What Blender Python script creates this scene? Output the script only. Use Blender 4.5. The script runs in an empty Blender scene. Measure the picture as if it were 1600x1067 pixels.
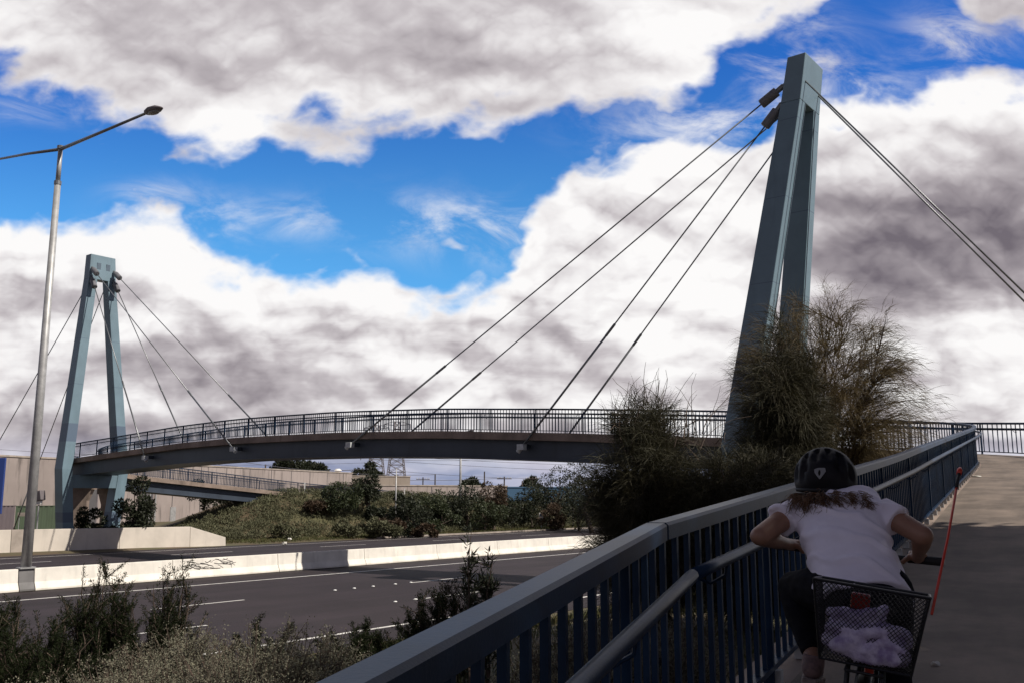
import bpy, bmesh, math, random
import numpy as np
from mathutils import Vector, Matrix, noise as mnoise

D = bpy.data
SC = bpy.context.scene
COL = SC.collection
R_ = math.radians
random.seed(7)
RNG = np.random.default_rng(11)

# ------------------------------------------------------------------ camera
F = 1460.0                     # focal length in pixels of the 1600 px wide photograph
PITCH = math.atan((775.0 - 533.5) / F)
CP, SP = math.cos(PITCH), math.sin(PITCH)
CZ = 3.6                       # eye height above the carriageway
cam_d = D.cameras.new('camera')
cam_d.sensor_width = 36.0
cam_d.lens = 36.0 * F / 1600.0
cam_d.clip_start = 0.05
cam_d.clip_end = 9000.0
cam = D.objects.new('camera', cam_d)
cam.location = (0, 0, CZ)
cam.rotation_euler = (math.pi / 2 + PITCH, 0, 0)
COL.objects.link(cam)
SC.camera = cam


def ray(u, v):
    a = (u - 800) / F
    b = (533.5 - v) / F
    return a, CP - b * SP, SP + b * CP


def at(u, v, Y):
    x, y, z = ray(u, v)
    k = Y / y
    return Vector((x * k, Y, CZ + z * k))


# ------------------------------------------------------------------ world
SUN_AZ, SUN_EL = 115.4, 47.3   # heading from +Y towards +X, elevation
w = D.worlds.new('World')
SC.world = w
w.use_nodes = True
NT = w.node_tree
NT.nodes.clear()


class NB:
    """tiny node-tree writer"""
    def __init__(s, nt):
        s.nt = nt

    def new(s, t, **k):
        n = s.nt.nodes.new(t)
        for a, b in k.items():
            setattr(n, a, b)
        return n

    def put(s, sock, val):
        if isinstance(val, bpy.types.NodeSocket):
            s.nt.links.new(val, sock)
        elif val is not None:
            sock.default_value = val

    def m(s, op, a, b=None, c=None, clamp=False):
        n = s.new('ShaderNodeMath', operation=op, use_clamp=clamp)
        s.put(n.inputs[0], a)
        s.put(n.inputs[1], b)
        s.put(n.inputs[2], c)
        return n.outputs[0]

    def sstep(s, x, lo, hi, a=0.0, b=1.0):
        n = s.new('ShaderNodeMapRange', interpolation_type='SMOOTHSTEP')
        s.put(n.inputs[0], x)
        for i, q in enumerate((lo, hi, a, b)):
            n.inputs[1 + i].default_value = q
        return n.outputs[0]

    def noise(s, vec, scale, detail=4, rough=0.55, dist=0.0, color=False, lac=2.0):
        n = s.new('ShaderNodeTexNoise')
        s.put(n.inputs['Vector'], vec)
        n.inputs['Scale'].default_value = scale
        n.inputs['Detail'].default_value = detail
        n.inputs['Roughness'].default_value = rough
        n.inputs['Distortion'].default_value = dist
        n.inputs['Lacunarity'].default_value = lac
        return n.outputs['Color' if color else 'Fac']

    def comb(s, x, y, z=0.0):
        n = s.new('ShaderNodeCombineXYZ')
        for i, q in enumerate((x, y, z)):
            s.put(n.inputs[i], q)
        return n.outputs[0]

    def sep(s, v):
        n = s.new('ShaderNodeSeparateXYZ')
        s.put(n.inputs[0], v)
        return n.outputs

    def mix(s, f, a, b, blend='MIX'):
        n = s.new('ShaderNodeMix', data_type='RGBA', blend_type=blend)
        s.put(n.inputs[0], f)
        s.put(n.inputs[6], a if isinstance(a, bpy.types.NodeSocket) else (*a, 1))
        s.put(n.inputs[7], b if isinstance(b, bpy.types.NodeSocket) else (*b, 1))
        return n.outputs[2]


B = NB(NT)
out = B.new('ShaderNodeOutputWorld')
bg = B.new('ShaderNodeBackground')
NT.links.new(bg.outputs[0], out.inputs[0])
SKY_STRENGTH = 0.10
bg.inputs[1].default_value = SKY_STRENGTH
sky = B.new('ShaderNodeTexSky', sky_type='NISHITA')
sky.sun_disc = False
sky.sun_elevation = R_(SUN_EL)
sky.sun_rotation = R_(SUN_AZ)
sky.altitude = 50
sky.air_density = 1.0
sky.dust_density = 0.3
sky.ozone_density = 2.0
tc = B.new('ShaderNodeTexCoord')
dx, dy, dz = B.sep(tc.outputs['Generated'])
ys = B.m('MAXIMUM', dy, 0.06)
TX = B.m('DIVIDE', dx, ys)     # heading tangent
TZ = B.m('DIVIDE', dz, ys)     # elevation tangent


def tan_xy(u, v):
    x, y, z = ray(u, v)
    return x / y, z / y


def fcurve(sock, pts):
    """piecewise curve over the heading tangent, -0.75..0.75 -> 0..1"""
    n = B.new('ShaderNodeFloatCurve')
    c = n.mapping.curves[0]
    xy = sorted((((tan_xy(u, v)[0]) + 0.75) / 1.5, tan_xy(u, v)[1]) for u, v in pts)
    while len(c.points) < len(xy):
        c.points.new(0.5, 0.5)
    for p, (a, b) in zip(c.points, xy):
        p.location = (a, b)
    n.mapping.use_clip = False
    n.mapping.update()
    B.put(n.inputs[1], sock)
    return n.outputs[0]


wv = B.comb(TX, B.m('MULTIPLY', TZ, 1.25))
wn = B.sep(B.noise(wv, 5.0, 2, 0.5, color=True))
wn2 = B.sep(B.noise(wv, 17.0, 3, 0.5, color=True))
XW = B.m('ADD', TX, B.m('ADD', B.m('MULTIPLY_ADD', wn[0], 0.12, -0.06), B.m('MULTIPLY_ADD', wn2[0], 0.05, -0.025)))
ZW = B.m('ADD', TZ, B.m('ADD', B.m('MULTIPLY_ADD', wn[1], 0.08, -0.04), B.m('MULTIPLY_ADD', wn2[1], 0.034, -0.017)))
XN = B.m('MULTIPLY_ADD', XW, 1 / 1.5, 0.5)
low_edge = fcurve(XN, [(-300, 60), (0, 132), (130, 172), (210, 205), (290, 246), (360, 256), (405, 244), (438, 215), (480, 222), (570, 232), (700, 222), (900, 180), (1050, 150), (1150, 105), (1235, 45), (1330, -10), (1420, -40), (1500, 40), (1600, 60), (1900, 80)])
top_edge = fcurve(XN, [(-300, 330), (0, 330), (150, 325), (260, 325), (300, 372), (420, 412), (560, 402), (630, 440), (720, 448), (790, 425), (840, 330), (915, 222), (1000, 196), (1110, 205), (1190, 160), (1250, 120), (1330, 125), (1390, 130), (1460, 100), (1600, 95), (1900, 90)])
dist = B.m('MAXIMUM', B.m('SUBTRACT', ZW, low_edge), B.m('SUBTRACT', top_edge, ZW))


def blob(u, v, ru, rv, x=None, z=None):
    cx, cz = tan_xy(u, v)
    a = B.m('MULTIPLY', B.m('SUBTRACT', x or XW, cx), F / ru)
    b = B.m('MULTIPLY', B.m('SUBTRACT', z or ZW, cz), F / rv)
    r2 = B.m('ADD', B.m('MULTIPLY', a, a), B.m('MULTIPLY', b, b))
    return B.m('POWER', 2.718, B.m('MULTIPLY', r2, -1.0))


def acc(items):
    s = None
    for (k, *q) in items:
        t = B.m('MULTIPLY', blob(*q), k)
        s = t if s is None else B.m('ADD', s, t)
    return s


fine = B.noise(B.comb(TX, B.m('MULTIPLY', TZ, 1.5)), 12.0, 8, 0.56)
cuts = acc([(-0.09, 1190, 115, 55, 80), (-0.15, 1395, 62, 75, 45), (-0.12, 1110, 512, 55, 15), (-0.04, 60, 640, 160, 14), (0.034, 745, 325, 60, 35), (0.02, 640, 350, 80, 25), (0.03, 340, 345, 70, 22), (0.05, 700, 375, 40, 16)])
# puffs: a height field lit from the upper right
def puff(ox, oz):
    """billowing heaps: folded noise octaves"""
    px_ = B.m('ADD', TX, B.m('MULTIPLY_ADD', wn2[0], 0.022, ox - 0.011))
    pz_ = B.m('ADD', TZ, B.m('MULTIPLY_ADD', wn2[1], 0.022, oz - 0.011))
    tot = None
    for sc, am, sq in ((5.5, 1.0, 1.9), (11.0, 0.55, 1.7), (23.0, 0.30, 1.5), (48.0, 0.15, 1.4), (95.0, 0.07, 1.3)):
        n = B.noise(B.comb(px_, B.m('MULTIPLY', pz_, sq)), sc, 0, 0.5)
        q = B.m('MULTIPLY', B.m('ABSOLUTE', B.m('MULTIPLY_ADD', n, 2.0, -1.0)), am)
        tot = q if tot is None else B.m('ADD', tot, q)
    return tot


h0 = puff(0.0, 0.0)
dd = B.m('ADD', B.m('ADD', B.m('ADD', dist, B.m('MULTIPLY_ADD', h0, -0.075, 0.023)), cuts), B.m('MULTIPLY_ADD', fine, 0.075, -0.0375))
cover = B.sstep(dd, -0.014, 0.030)
wn3 = B.noise(B.comb(B.m('MULTIPLY_ADD', TZ, 0.5, TX), B.m('MULTIPLY', TZ, 2.0)), 9.0, 9, 0.62, 0.6)
wmask = acc([(0.9, 1240, 100, 90, 90, TX, TZ), (0.8, 1090, 195, 150, 40, TX, TZ), (0.75, 690, 350, 130, 45, TX, TZ), (0.6, 330, 345, 120, 35, TX, TZ), (0.8, 1330, 150, 90, 50, TX, TZ), (0.9, 1500, 60, 80, 60, TX, TZ), (0.45, 480, 340, 60, 30, TX, TZ), (0.5, 240, 300, 60, 20, TX, TZ), (0.6, 820, 380, 90, 40, TX, TZ), (0.5, 60, 170, 120, 25, TX, TZ)])
cover = B.m('MAXIMUM', cover, B.m('MULTIPLY', B.sstep(wn3, 0.40, 0.72), B.m('MINIMUM', wmask, 0.85)))
front = B.sstep(dy, 0.40, 0.62)
relief = B.m('ADD', B.m('MULTIPLY', B.m('SUBTRACT', h0, puff(0.008, 0.017)), 1.25), B.m('MULTIPLY_ADD', h0, 0.55, -0.30))
lowmask = B.sstep(TZ, 0.30, 0.18)
upmask = B.sstep(TZ, 0.30, 0.40)
soft = B.noise(B.comb(B.m('MULTIPLY', XW, 0.8), B.m('MULTIPLY', ZW, 1.6)), 4.2, 5, 0.48)
layer = B.noise(B.comb(B.m('MULTIPLY', XW, 0.75), B.m('MULTIPLY_ADD', wn2[1], 0.05, B.m('MULTIPLY', TZ, 3.4))), 6.2, 6, 0.5)
streak = B.noise(B.comb(B.m('MULTIPLY', TX, 0.6), B.m('MULTIPLY_ADD', wn2[1], 0.10, B.m('MULTIPLY', TZ, 4.2))), 7.5, 5, 0.52)
gf = acc([(0.20, 600, 80, 420, 90), (0.16, 740, 165, 190, 50), (0.08, 130, 110, 200, 45), (0.72, 1490, 350, 220, 105), (0.46, 1340, 430, 140, 75), (0.36, 1570, 20, 110, 60), (0.34, 400, 565, 330, 40), (0.40, 110, 480, 210, 30), (0.18, 820, 545, 260, 28), (0.16, 1000, 330, 120, 45), (0.26, 1480, 565, 180, 38), (0.22, 560, 500, 200, 22), (-0.50, 370, 205, 75, 55), (-0.34, 1440, 160, 190, 48), (-0.32, 1030, 225, 120, 38), (-0.30, 560, 430, 260, 26), (-0.34, 180, 370, 260, 34), (0.30, 350, 670, 700, 40), (-0.25, 1060, 430, 110, 80), (-0.16, 60, 40, 140, 40), (-0.16, 1080, 60, 140, 50)])
grey = B.m('ADD', B.m('ADD', gf, B.m('MULTIPLY', relief, B.m('MULTIPLY_ADD', upmask, 0.18, -0.40))), B.sstep(dd, 0.02, 0.15, -0.08, 0.10))
grey = B.m('ADD', grey, B.m('MULTIPLY_ADD', upmask, 0.13, 0.045))
grey = B.m('ADD', grey, B.m('MULTIPLY', B.m('SUBTRACT', soft, 0.5), B.m('MULTIPLY_ADD', upmask, 0.1, 0.75)))
grey = B.m('ADD', grey, B.m('MULTIPLY', B.m('SUBTRACT', layer, 0.5), B.m('MULTIPLY_ADD', lowmask, 1.45, 0.15)))
grey = B.m('MAXIMUM', B.m('MINIMUM', grey, 1.0), 0.0)
rmp = B.new('ShaderNodeValToRGB')
B.put(rmp.inputs[0], grey)
els = rmp.color_ramp.elements
stops = ((0.0, (0.98, 0.965, 0.96)), (0.16, (0.86, 0.835, 0.84)), (0.42, (0.56, 0.52, 0.54)), (0.70, (0.34, 0.305, 0.33)), (1.0, (0.17, 0.148, 0.175)))
els[0].position, els[0].color = 0.0, (*stops[0][1], 1)
els[1].position, els[1].color = 1.0, (*stops[-1][1], 1)
for pos, c in stops[1:-1]:
    e = els.new(pos)
    e.color = (*c, 1)
rmp.color_ramp.interpolation = 'LINEAR'
ccol = rmp.outputs[0]
hz = B.sstep(TZ, 0.075, 0.018)
hcol = B.mix(B.sstep(streak, 0.38, 0.62), (0.17, 0.23, 0.42), (0.50, 0.50, 0.64))
ccol = B.mix(B.m('MULTIPLY', hz, 0.85), ccol, hcol)
# unseen grey cloud overhead and behind the viewer, added to dim the fill light
dull = B.mix(B.noise(tc.outputs['Generated'], 2.6, 5, 0.55), (0.020, 0.019, 0.021), (0.060, 0.055, 0.060))
dull = B.mix(B.sstep(dz, 0.62, 0.38), dull, (0.30, 0.275, 0.305))  # brighter low band behind the viewer, added to fill the rider's shirt
ccol = B.mix(front, dull, ccol)
cover = B.m('MAXIMUM', B.m('MULTIPLY', cover, front), B.m('MULTIPLY', B.m('SUBTRACT', 1.0, front), 0.92))
sc_ = B.new('ShaderNodeVectorMath', operation='SCALE')
NT.links.new(ccol, sc_.inputs[0])
sc_.inputs['Scale'].default_value = 1.0 / SKY_STRENGTH
tint = B.mix(B.sstep(TZ, 0.24, 0.52), (0.50, 1.22, 1.66), (0.20, 0.72, 1.55))
skyc = B.mix(1.0, sky.outputs[0], tint, 'MULTIPLY')
NT.links.new(B.mix(cover, skyc, sc_.outputs[0]), bg.inputs[0])

# ------------------------------------------------------------------ sun
sd = D.lights.new('sun', 'SUN')
sd.energy = 5.0
sd.angle = R_(0.53)
sd.color = (1.0, 0.93, 0.83)
sun = D.objects.new('sun', sd)
to_sun = Vector((math.sin(R_(SUN_AZ)) * math.cos(R_(SUN_EL)), math.cos(R_(SUN_AZ)) * math.cos(R_(SUN_EL)), math.sin(R_(SUN_EL))))
sun.rotation_euler = to_sun.to_track_quat('Z', 'Y').to_euler()
sun.location = (40, -10, 60)
COL.objects.link(sun)
SC.view_settings.view_transform = 'Standard'
SC.view_settings.look = 'None'
SC.view_settings.exposure = 0.0
SC.view_settings.gamma = 1.0


# ------------------------------------------------------------------ materials
def mat(name, col, rough=0.7, var=0.15, scale=6.0, bump=0.0, bscale=60.0, metallic=0.0, spec=0.5, col2=None, streaks=0.0, island=0.0, transl=0.0, band=None):
    m = D.materials.new(name)
    m.use_nodes = True
    nt = m.node_tree
    nt.nodes.clear()
    b = NB(nt)
    o = b.new('ShaderNodeOutputMaterial')
    p = b.new('ShaderNodeBsdfPrincipled')
    t = b.new('ShaderNodeTexCoord').outputs['Object']
    n = b.noise(t, scale, 5, 0.6)
    c2 = col2 or tuple(max(0, c * (1 - var * 1.6)) for c in col)
    c1 = tuple(min(1, c * (1 + var)) for c in col) if col2 is None else col
    c = b.mix(b.sstep(n, 0.3, 0.7), c1, c2)
    if streaks:
        x, y, z = b.sep(t)
        sv = b.comb(b.m('MULTIPLY', b.m('ADD', x, y), 0.6), b.m('MULTIPLY', b.m('SUBTRACT', x, y), 0.6), b.m('MULTIPLY', z, 0.09))
        s = b.noise(sv, 1.6, 6, 0.62)
        c = b.mix(b.m('MULTIPLY', b.sstep(s, 0.50, 0.70), streaks), c, tuple(q * 0.35 for q in col))
    if band:
        z = b.sep(t)[2]
        f = None
        for lo, hi in band[1]:
            g = b.m('MULTIPLY', b.m('GREATER_THAN', z, lo), b.m('LESS_THAN', z, hi))
            f = g if f is None else b.m('ADD', f, g)
        c = b.mix(f, c, band[0])
    if island:
        g = b.new('ShaderNodeNewGeometry').outputs['Random Per Island']
        c = b.mix(g, c, tuple(q * (1 - island) for q in col))
        c = b.mix(b.sstep(b.noise(t, scale * 0.35, 2), 0.35, 0.65, 0.0, 0.5), c, tuple(q * (0.55) for q in col))
    nt.links.new(c, p.inputs['Base Color'])
    p.inputs['Roughness'].default_value = rough
    p.inputs['Metallic'].default_value = metallic
    p.inputs['Specular IOR Level'].default_value = spec
    if bump:
        bn = b.new('ShaderNodeBump')
        bn.inputs['Strength'].default_value = bump
        bn.inputs['Distance'].default_value = 0.02
        nt.links.new(b.noise(t, bscale, 4, 0.6), bn.inputs['Height'])
        nt.links.new(bn.outputs[0], p.inputs['Normal'])
    if transl:
        tr = b.new('ShaderNodeBsdfTranslucent')
        nt.links.new(c, tr.inputs[0])
        mx = b.new('ShaderNodeMixShader')
        mx.inputs[0].default_value = transl
        nt.links.new(p.outputs[0], mx.inputs[1])
        nt.links.new(tr.outputs[0], mx.inputs[2])
        nt.links.new(mx.outputs[0], o.inputs[0])
    else:
        nt.links.new(p.outputs[0], o.inputs[0])
    return m


M = {}
M['steel'] = mat('steel_blue_paint', (0.11, 0.15, 0.195), 0.42, 0.10, 0.8, 0.05, 40, streaks=0.25)
M['pylon'] = mat('pylon_blue_paint', (0.160, 0.238, 0.290), 0.42, 0.08, 0.5, 0.03, 30, streaks=0.22, band=((0.10, 0.142, 0.20), [(7.45, 8.75), (1.8, 2.5), (11.6, 11.63), (15.0, 15.03), (18.2, 18.23)]))
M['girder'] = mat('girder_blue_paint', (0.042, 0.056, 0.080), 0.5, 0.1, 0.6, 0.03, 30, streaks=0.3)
M['rail'] = mat('rail_blue_paint', (0.010, 0.028, 0.064), 0.40, 0.25, 3.0, 0.06, 90, spec=0.16)
M['cable'] = mat('cable_steel', (0.22, 0.23, 0.24), 0.4, 0.1, 2, metallic=0.6)
M['galv'] = mat('galvanised_steel', (0.42, 0.42, 0.42), 0.5, 0.12, 3, metallic=0.35)
M['socket'] = mat('socket_grey', (0.15, 0.15, 0.165), 0.5, 0.12, 5)
M['anchor'] = mat('anchor_grey_steel', (0.5, 0.52, 0.53), 0.5, 0.12, 5)
M['deck'] = mat('deck_concrete', (0.185, 0.146, 0.118), 0.85, 0.22, 1.4, 0.25, 60)
M['fascia'] = mat('fascia_concrete', (0.26, 0.20, 0.165), 0.85, 0.2, 0.8, 0.2, 30, streaks=0.5)
M['barrier'] = mat('barrier_white_concrete', (0.79, 0.75, 0.68), 0.8, 0.08, 0.9, 0.15, 25, streaks=0.28)
M['noise_wall'] = mat('parapet_concrete', (0.62, 0.56, 0.49), 0.8, 0.08, 0.5, 0.12, 25, streaks=0.2)
M['dark_block'] = mat('grey_base_block', (0.16, 0.155, 0.155), 0.7, 0.1, 2)
M['tilt'] = mat('tilt_panel_concrete', (0.33, 0.28, 0.262), 0.85, 0.12, 0.12, 0.1, 12, streaks=0.85)
M['tilt2'] = mat('tan_wall_paint', (0.30, 0.25, 0.21), 0.85, 0.1, 0.15, 0.1, 12, streaks=0.75)
M['asphalt'] = mat('asphalt', (0.036, 0.027, 0.032), 0.85, 0.12, 0.25, 0.35, 90, spec=0.3)
M['asphalt_old'] = mat('asphalt_shoulder', (0.062, 0.05, 0.048), 0.85, 0.15, 0.3, 0.35, 90, spec=0.3)
M['line'] = mat('road_paint', (0.72, 0.70, 0.66), 0.6, 0.12, 3.0)
M['marker'] = mat('marker_white', (0.85, 0.85, 0.82), 0.4, 0.02, 5)
M['kerb'] = mat('kerb_concrete', (0.36, 0.31, 0.27), 0.85, 0.15, 1.0, 0.15, 40)
M['ground'] = mat('ground_soil_grass', (0.085, 0.082, 0.038), 0.95, 0.2, 0.35, 0.4, 12, col2=(0.105, 0.072, 0.042))
M['door_grey'] = mat('roller_door_grey', (0.10, 0.095, 0.10), 0.6, 0.06, 1)
M['blue_wall'] = mat('blue_cladding', (0.03, 0.085, 0.16), 0.6, 0.06, 0.4)
M['blue_sign'] = mat('blue_panel', (0.02, 0.05, 0.22), 0.5, 0.04, 1)
M['green_fence'] = mat('green_sheet_fence', (0.06, 0.085, 0.052), 0.6, 0.06, 1)
M['grey_fence'] = mat('mauve_sheet_fence', (0.13, 0.105, 0.115), 0.6, 0.06, 1)
M['bark'] = mat('bark', (0.075, 0.055, 0.042), 0.9, 0.25, 6, 0.4, 30)
M['twig'] = mat('twig_bark', (0.085, 0.06, 0.045), 0.9, 0.25, 6)
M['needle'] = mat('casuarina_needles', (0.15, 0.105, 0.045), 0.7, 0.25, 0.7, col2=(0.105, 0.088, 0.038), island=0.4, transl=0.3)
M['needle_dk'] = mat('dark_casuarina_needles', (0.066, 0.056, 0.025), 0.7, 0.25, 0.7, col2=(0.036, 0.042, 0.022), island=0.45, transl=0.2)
M['leaf_near'] = mat('near_shrub_leaf', (0.020, 0.028, 0.009), 0.8, 0.25, 1.2, col2=(0.013, 0.019, 0.007), island=0.5, transl=0.15, spec=0.15)
M['leaf_dk'] = mat('dark_shrub_leaf', (0.034, 0.042, 0.018), 0.6, 0.25, 1.2, col2=(0.022, 0.032, 0.014), island=0.5, transl=0.2)
M['leaf_md'] = mat('green_shrub_leaf', (0.06, 0.078, 0.030), 0.6, 0.25, 1.0, col2=(0.042, 0.056, 0.024), island=0.5, transl=0.2)
M['leaf_red'] = mat('reddish_shrub_leaf', (0.10, 0.06, 0.035), 0.7, 0.25, 1.0, col2=(0.07, 0.055, 0.03), island=0.5, transl=0.2)
M['salt'] = mat('saltbush_leaf', (0.30, 0.29, 0.205), 0.8, 0.2, 2.2, col2=(0.075, 0.06, 0.04), island=0.6, transl=0.15)
M['cover'] = mat('groundcover_leaf', (0.155, 0.155, 0.085), 0.8, 0.2, 0.5, col2=(0.115, 0.12, 0.06), island=0.4, transl=0.15)
M['grass'] = mat('verge_grass', (0.085, 0.105, 0.028), 0.8, 0.25, 0.4, col2=(0.15, 0.095, 0.04), island=0.4, transl=0.2)
M['skin'] = mat('skin', (0.30, 0.155, 0.10), 0.5, 0.07, 14)
M['shirt'] = mat('white_cotton', (0.86, 0.80, 0.90), 0.85, 0.03, 9, 0.1, 400)
M['legging'] = mat('black_leggings', (0.008, 0.008, 0.012), 0.9, 0.2, 20, spec=0.12)
M['hair'] = mat('brown_hair', (0.20, 0.105, 0.055), 0.45, 0.3, 30, island=0.4)
M['helmet'] = mat('helmet_black', (0.010, 0.009, 0.011), 0.6, 0.2, 20, spec=0.2)
M['emblem'] = mat('emblem_grey', (0.22, 0.22, 0.23), 0.35, 0.05, 20)
M['shoe'] = mat('shoe_tan', (0.20, 0.13, 0.125), 0.8, 0.25, 30)
M['sole'] = mat('shoe_sole', (0.25, 0.2, 0.18), 0.8, 0.2, 30)
M['rubber'] = mat('black_rubber', (0.014, 0.013, 0.014), 0.7, 0.15, 20)
M['bike_black'] = mat('bike_black_metal', (0.012, 0.012, 0.013), 0.4, 0.1, 20)
M['bike_red'] = mat('bike_red_paint', (0.42, 0.035, 0.015), 0.3, 0.06, 8)
M['red_pole'] = mat('flag_pole_red', (0.62, 0.045, 0.02), 0.4, 0.06, 8)
M['red_lens'] = mat('red_reflector', (0.22, 0.012, 0.010), 0.25, 0.05, 40)
M['cloth'] = mat('lavender_cloth', (0.70, 0.63, 0.80), 0.9, 0.12, 26, 0.2, 120, col2=(0.30, 0.23, 0.42))
M['lattice'] = mat('lattice_steel', (0.16, 0.14, 0.15), 0.6, 0.1, 1)
M['pole_wood'] = mat('timber_pole', (0.08, 0.065, 0.06), 0.9, 0.15, 1)
M['wire'] = mat('wire', (0.09, 0.09, 0.11), 0.6, 0.05, 1)
M['white'] = mat('white_paint', (0.75, 0.74, 0.72), 0.6, 0.05, 3)
M['lamp_glass'] = mat('lamp_lens', (0.25, 0.26, 0.26), 0.25, 0.05, 3)
M['scuff'] = mat('black_strokes', (0.06, 0.055, 0.055), 0.9, 0.2, 8)
M['paper'] = mat('paper_scrap', (0.7, 0.68, 0.62), 0.8, 0.1, 30)


def wear(m, along, strength, sx, sl):
    """tracks and stains drawn out along one direction of the surface"""
    nt = m.node_tree
    b = NB(nt)
    p = next(n for n in nt.nodes if n.type == 'BSDF_PRINCIPLED')
    src = p.inputs['Base Color'].links[0].from_socket
    t = b.new('ShaderNodeTexCoord').outputs['Object']
    x, y, z = b.sep(t)
    a = b.m('ADD', b.m('MULTIPLY', x, along[0]), b.m('MULTIPLY', y, along[1]))
    c = b.m('SUBTRACT', b.m('MULTIPLY', x, along[1]), b.m('MULTIPLY', y, along[0]))
    n = b.noise(b.comb(b.m('MULTIPLY', c, sx), b.m('MULTIPLY', a, sl)), 1.0, 6, 0.62)
    n2 = b.noise(t, 2.3, 8, 0.7)
    f = b.m('ADD', b.m('MULTIPLY', b.sstep(n, 0.38, 0.66), strength), b.m('MULTIPLY', b.sstep(n2, 0.55, 0.72), strength * 0.6))
    nt.links.new(b.mix(f, src, (0.012, 0.010, 0.010)), p.inputs['Base Color'])


wear(M['asphalt'], (0.6157, 0.788), 0.42, 0.85, 0.035)
wear(M['deck'], (0.485, 0.875), 0.30, 1.6, 0.22)


# ------------------------------------------------------------------ mesh helpers
class MB:
    def __init__(s):
        s.v, s.f = [], []

    def add(s, v, f):
        k = len(s.v)
        s.v += [tuple(q) for q in v]
        s.f += [tuple(i + k for i in q) for q in f]
        return s

    def box(s, c, half, ax=None, ay=None):
        """box with local axes ax (x half), ay (y half), z completed"""
        c = Vector(c)
        ax = Vector(ax).normalized() if ax is not None else Vector((1, 0, 0))
        if ay is None:
            ay = Vector((-ax.y, ax.x, 0)).normalized()
        ay = Vector(ay).normalized()
        az = ax.cross(ay)
        v = []
        for k in (-1, 1):
            for j in (-1, 1):
                for i in (-1, 1):
                    v.append(c + ax * half[0] * i + ay * half[1] * j + az * half[2] * k)
        return s.add(v, [(0, 2, 3, 1), (4, 5, 7, 6), (0, 1, 5, 4), (2, 6, 7, 3), (0, 4, 6, 2), (1, 3, 7, 5)])

    def bar(s, p, q, wd, ht, side=None):
        p, q = Vector(p), Vector(q)
        a = (q - p)
        L = a.length
        a.normalize()
        if side is None:
            side = Vector((0, 0, 1)).cross(a) if abs(a.z) < 0.98 else Vector((1, 0, 0))
        return s.box((p + q) / 2, (L / 2, wd / 2, ht / 2), a, side)

    def tube(s, pts, r, n=8, cap=True, flat=1.0):
        pts = [Vector(p) for p in pts]
        if not hasattr(r, '__len__'):
            r = [r] * len(pts)
        rings = []
        up = None
        for i, p in enumerate(pts):
            d = (pts[min(i + 1, len(pts) - 1)] - pts[max(i - 1, 0)]).normalized()
            if up is None:
                up = Vector((0, 0, 1)) if abs(d.z) < 0.95 else Vector((1, 0, 0))
            x = d.cross(up).normalized()
            y = x.cross(d).normalized()
            up = y
            rings.append([p + x * math.cos(2 * math.pi * k / n) * r[i] + y * math.sin(2 * math.pi * k / n) * r[i] * flat for k in range(n)])
        return s.loft(rings, cap)

    def loft(s, rings, cap=True, closed=False):
        n = len(rings[0])
        v = [q for rg in rings for q in rg]
        f = []
        R = len(rings)
        for i in range(R if closed else R - 1):
            j = (i + 1) % R
            for k in range(n):
                f.append((i * n + k, i * n + (k + 1) % n, j * n + (k + 1) % n, j * n + k))
        if cap and not closed:
            f.append(tuple(range(n - 1, -1, -1)))
            f.append(tuple((R - 1) * n + k for k in range(n)))
        return s.add(v, f)

    def ell(s, c, rx, ry, rz, rot=None, nu=14, nv=9):
        c = Vector(c)
        v = []
        for j in range(1, nv):
            th = math.pi * j / nv
            for i in range(nu):
                ph = 2 * math.pi * i / nu
                q = Vector((rx * math.sin(th) * math.cos(ph), ry * math.sin(th) * math.sin(ph), rz * math.cos(th)))
                v.append(c + (rot @ q if rot else q))
        t0, t1 = Vector((0, 0, rz)), Vector((0, 0, -rz))
        v += [c + (rot @ t0 if rot else t0), c + (rot @ t1 if rot else t1)]
        f = []
        for j in range(nv - 2):
            for i in range(nu):
                f.append((j * nu + i, (j + 1) * nu + i, (j + 1) * nu + (i + 1) % nu, j * nu + (i + 1) % nu))
        a, b = len(v) - 2, len(v) - 1
        for i in range(nu):
            f.append((a, i, (i + 1) % nu))
            f.append((b, (nv - 2) * nu + (i + 1) % nu, (nv - 2) * nu + i))
        return s.add(v, f)

    def capsule(s, p, q, r1, r2, n=12):
        p, q = Vector(p), Vector(q)
        d = (q - p).normalized()
        pts, rr = [], []
        for a in (-80, -50, -25, 0):
            pts.append(p + d * r1 * math.sin(R_(a)))
            rr.append(r1 * math.cos(R_(a)))
        for a in (0, 25, 50, 80):
            pts.append(q + d * r2 * math.sin(R_(a)))
            rr.append(r2 * math.cos(R_(a)))
        return s.tube(pts, rr, n)


def root_loc(o):
    while o.parent:
        o = o.parent
    return o.location


def link(o, parent=None):
    COL.objects.link(o)
    if parent is not None:
        o.parent = parent
    return o


def mesh_from(name, v, f, m, smooth=False):
    me = D.meshes.new(name)
    me.from_pydata([tuple(q) for q in v], [], f)
    me.materials.append(m)
    if smooth:
        me.polygons.foreach_set('use_smooth', [True] * len(me.polygons))
    me.update()
    return me


def obj(name, mb, m, parent=None, loc=None, smooth=False, bevel=0.0):
    """one mesh object from world coordinates; parts are stored relative to their thing"""
    o0 = root_loc(parent) if parent is not None else Vector(loc if loc is not None else (0, 0, 0))
    me = mesh_from(name, [Vector(q) - o0 for q in mb.v], mb.f, m, smooth)
    o = D.objects.new(name, me)
    if parent is None:
        o.location = o0
    link(o, parent)
    if bevel:
        bv = o.modifiers.new('bevel', 'BEVEL')
        bv.width = bevel
        bv.segments = 2
        bv.limit_method = 'ANGLE'
    return o


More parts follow.
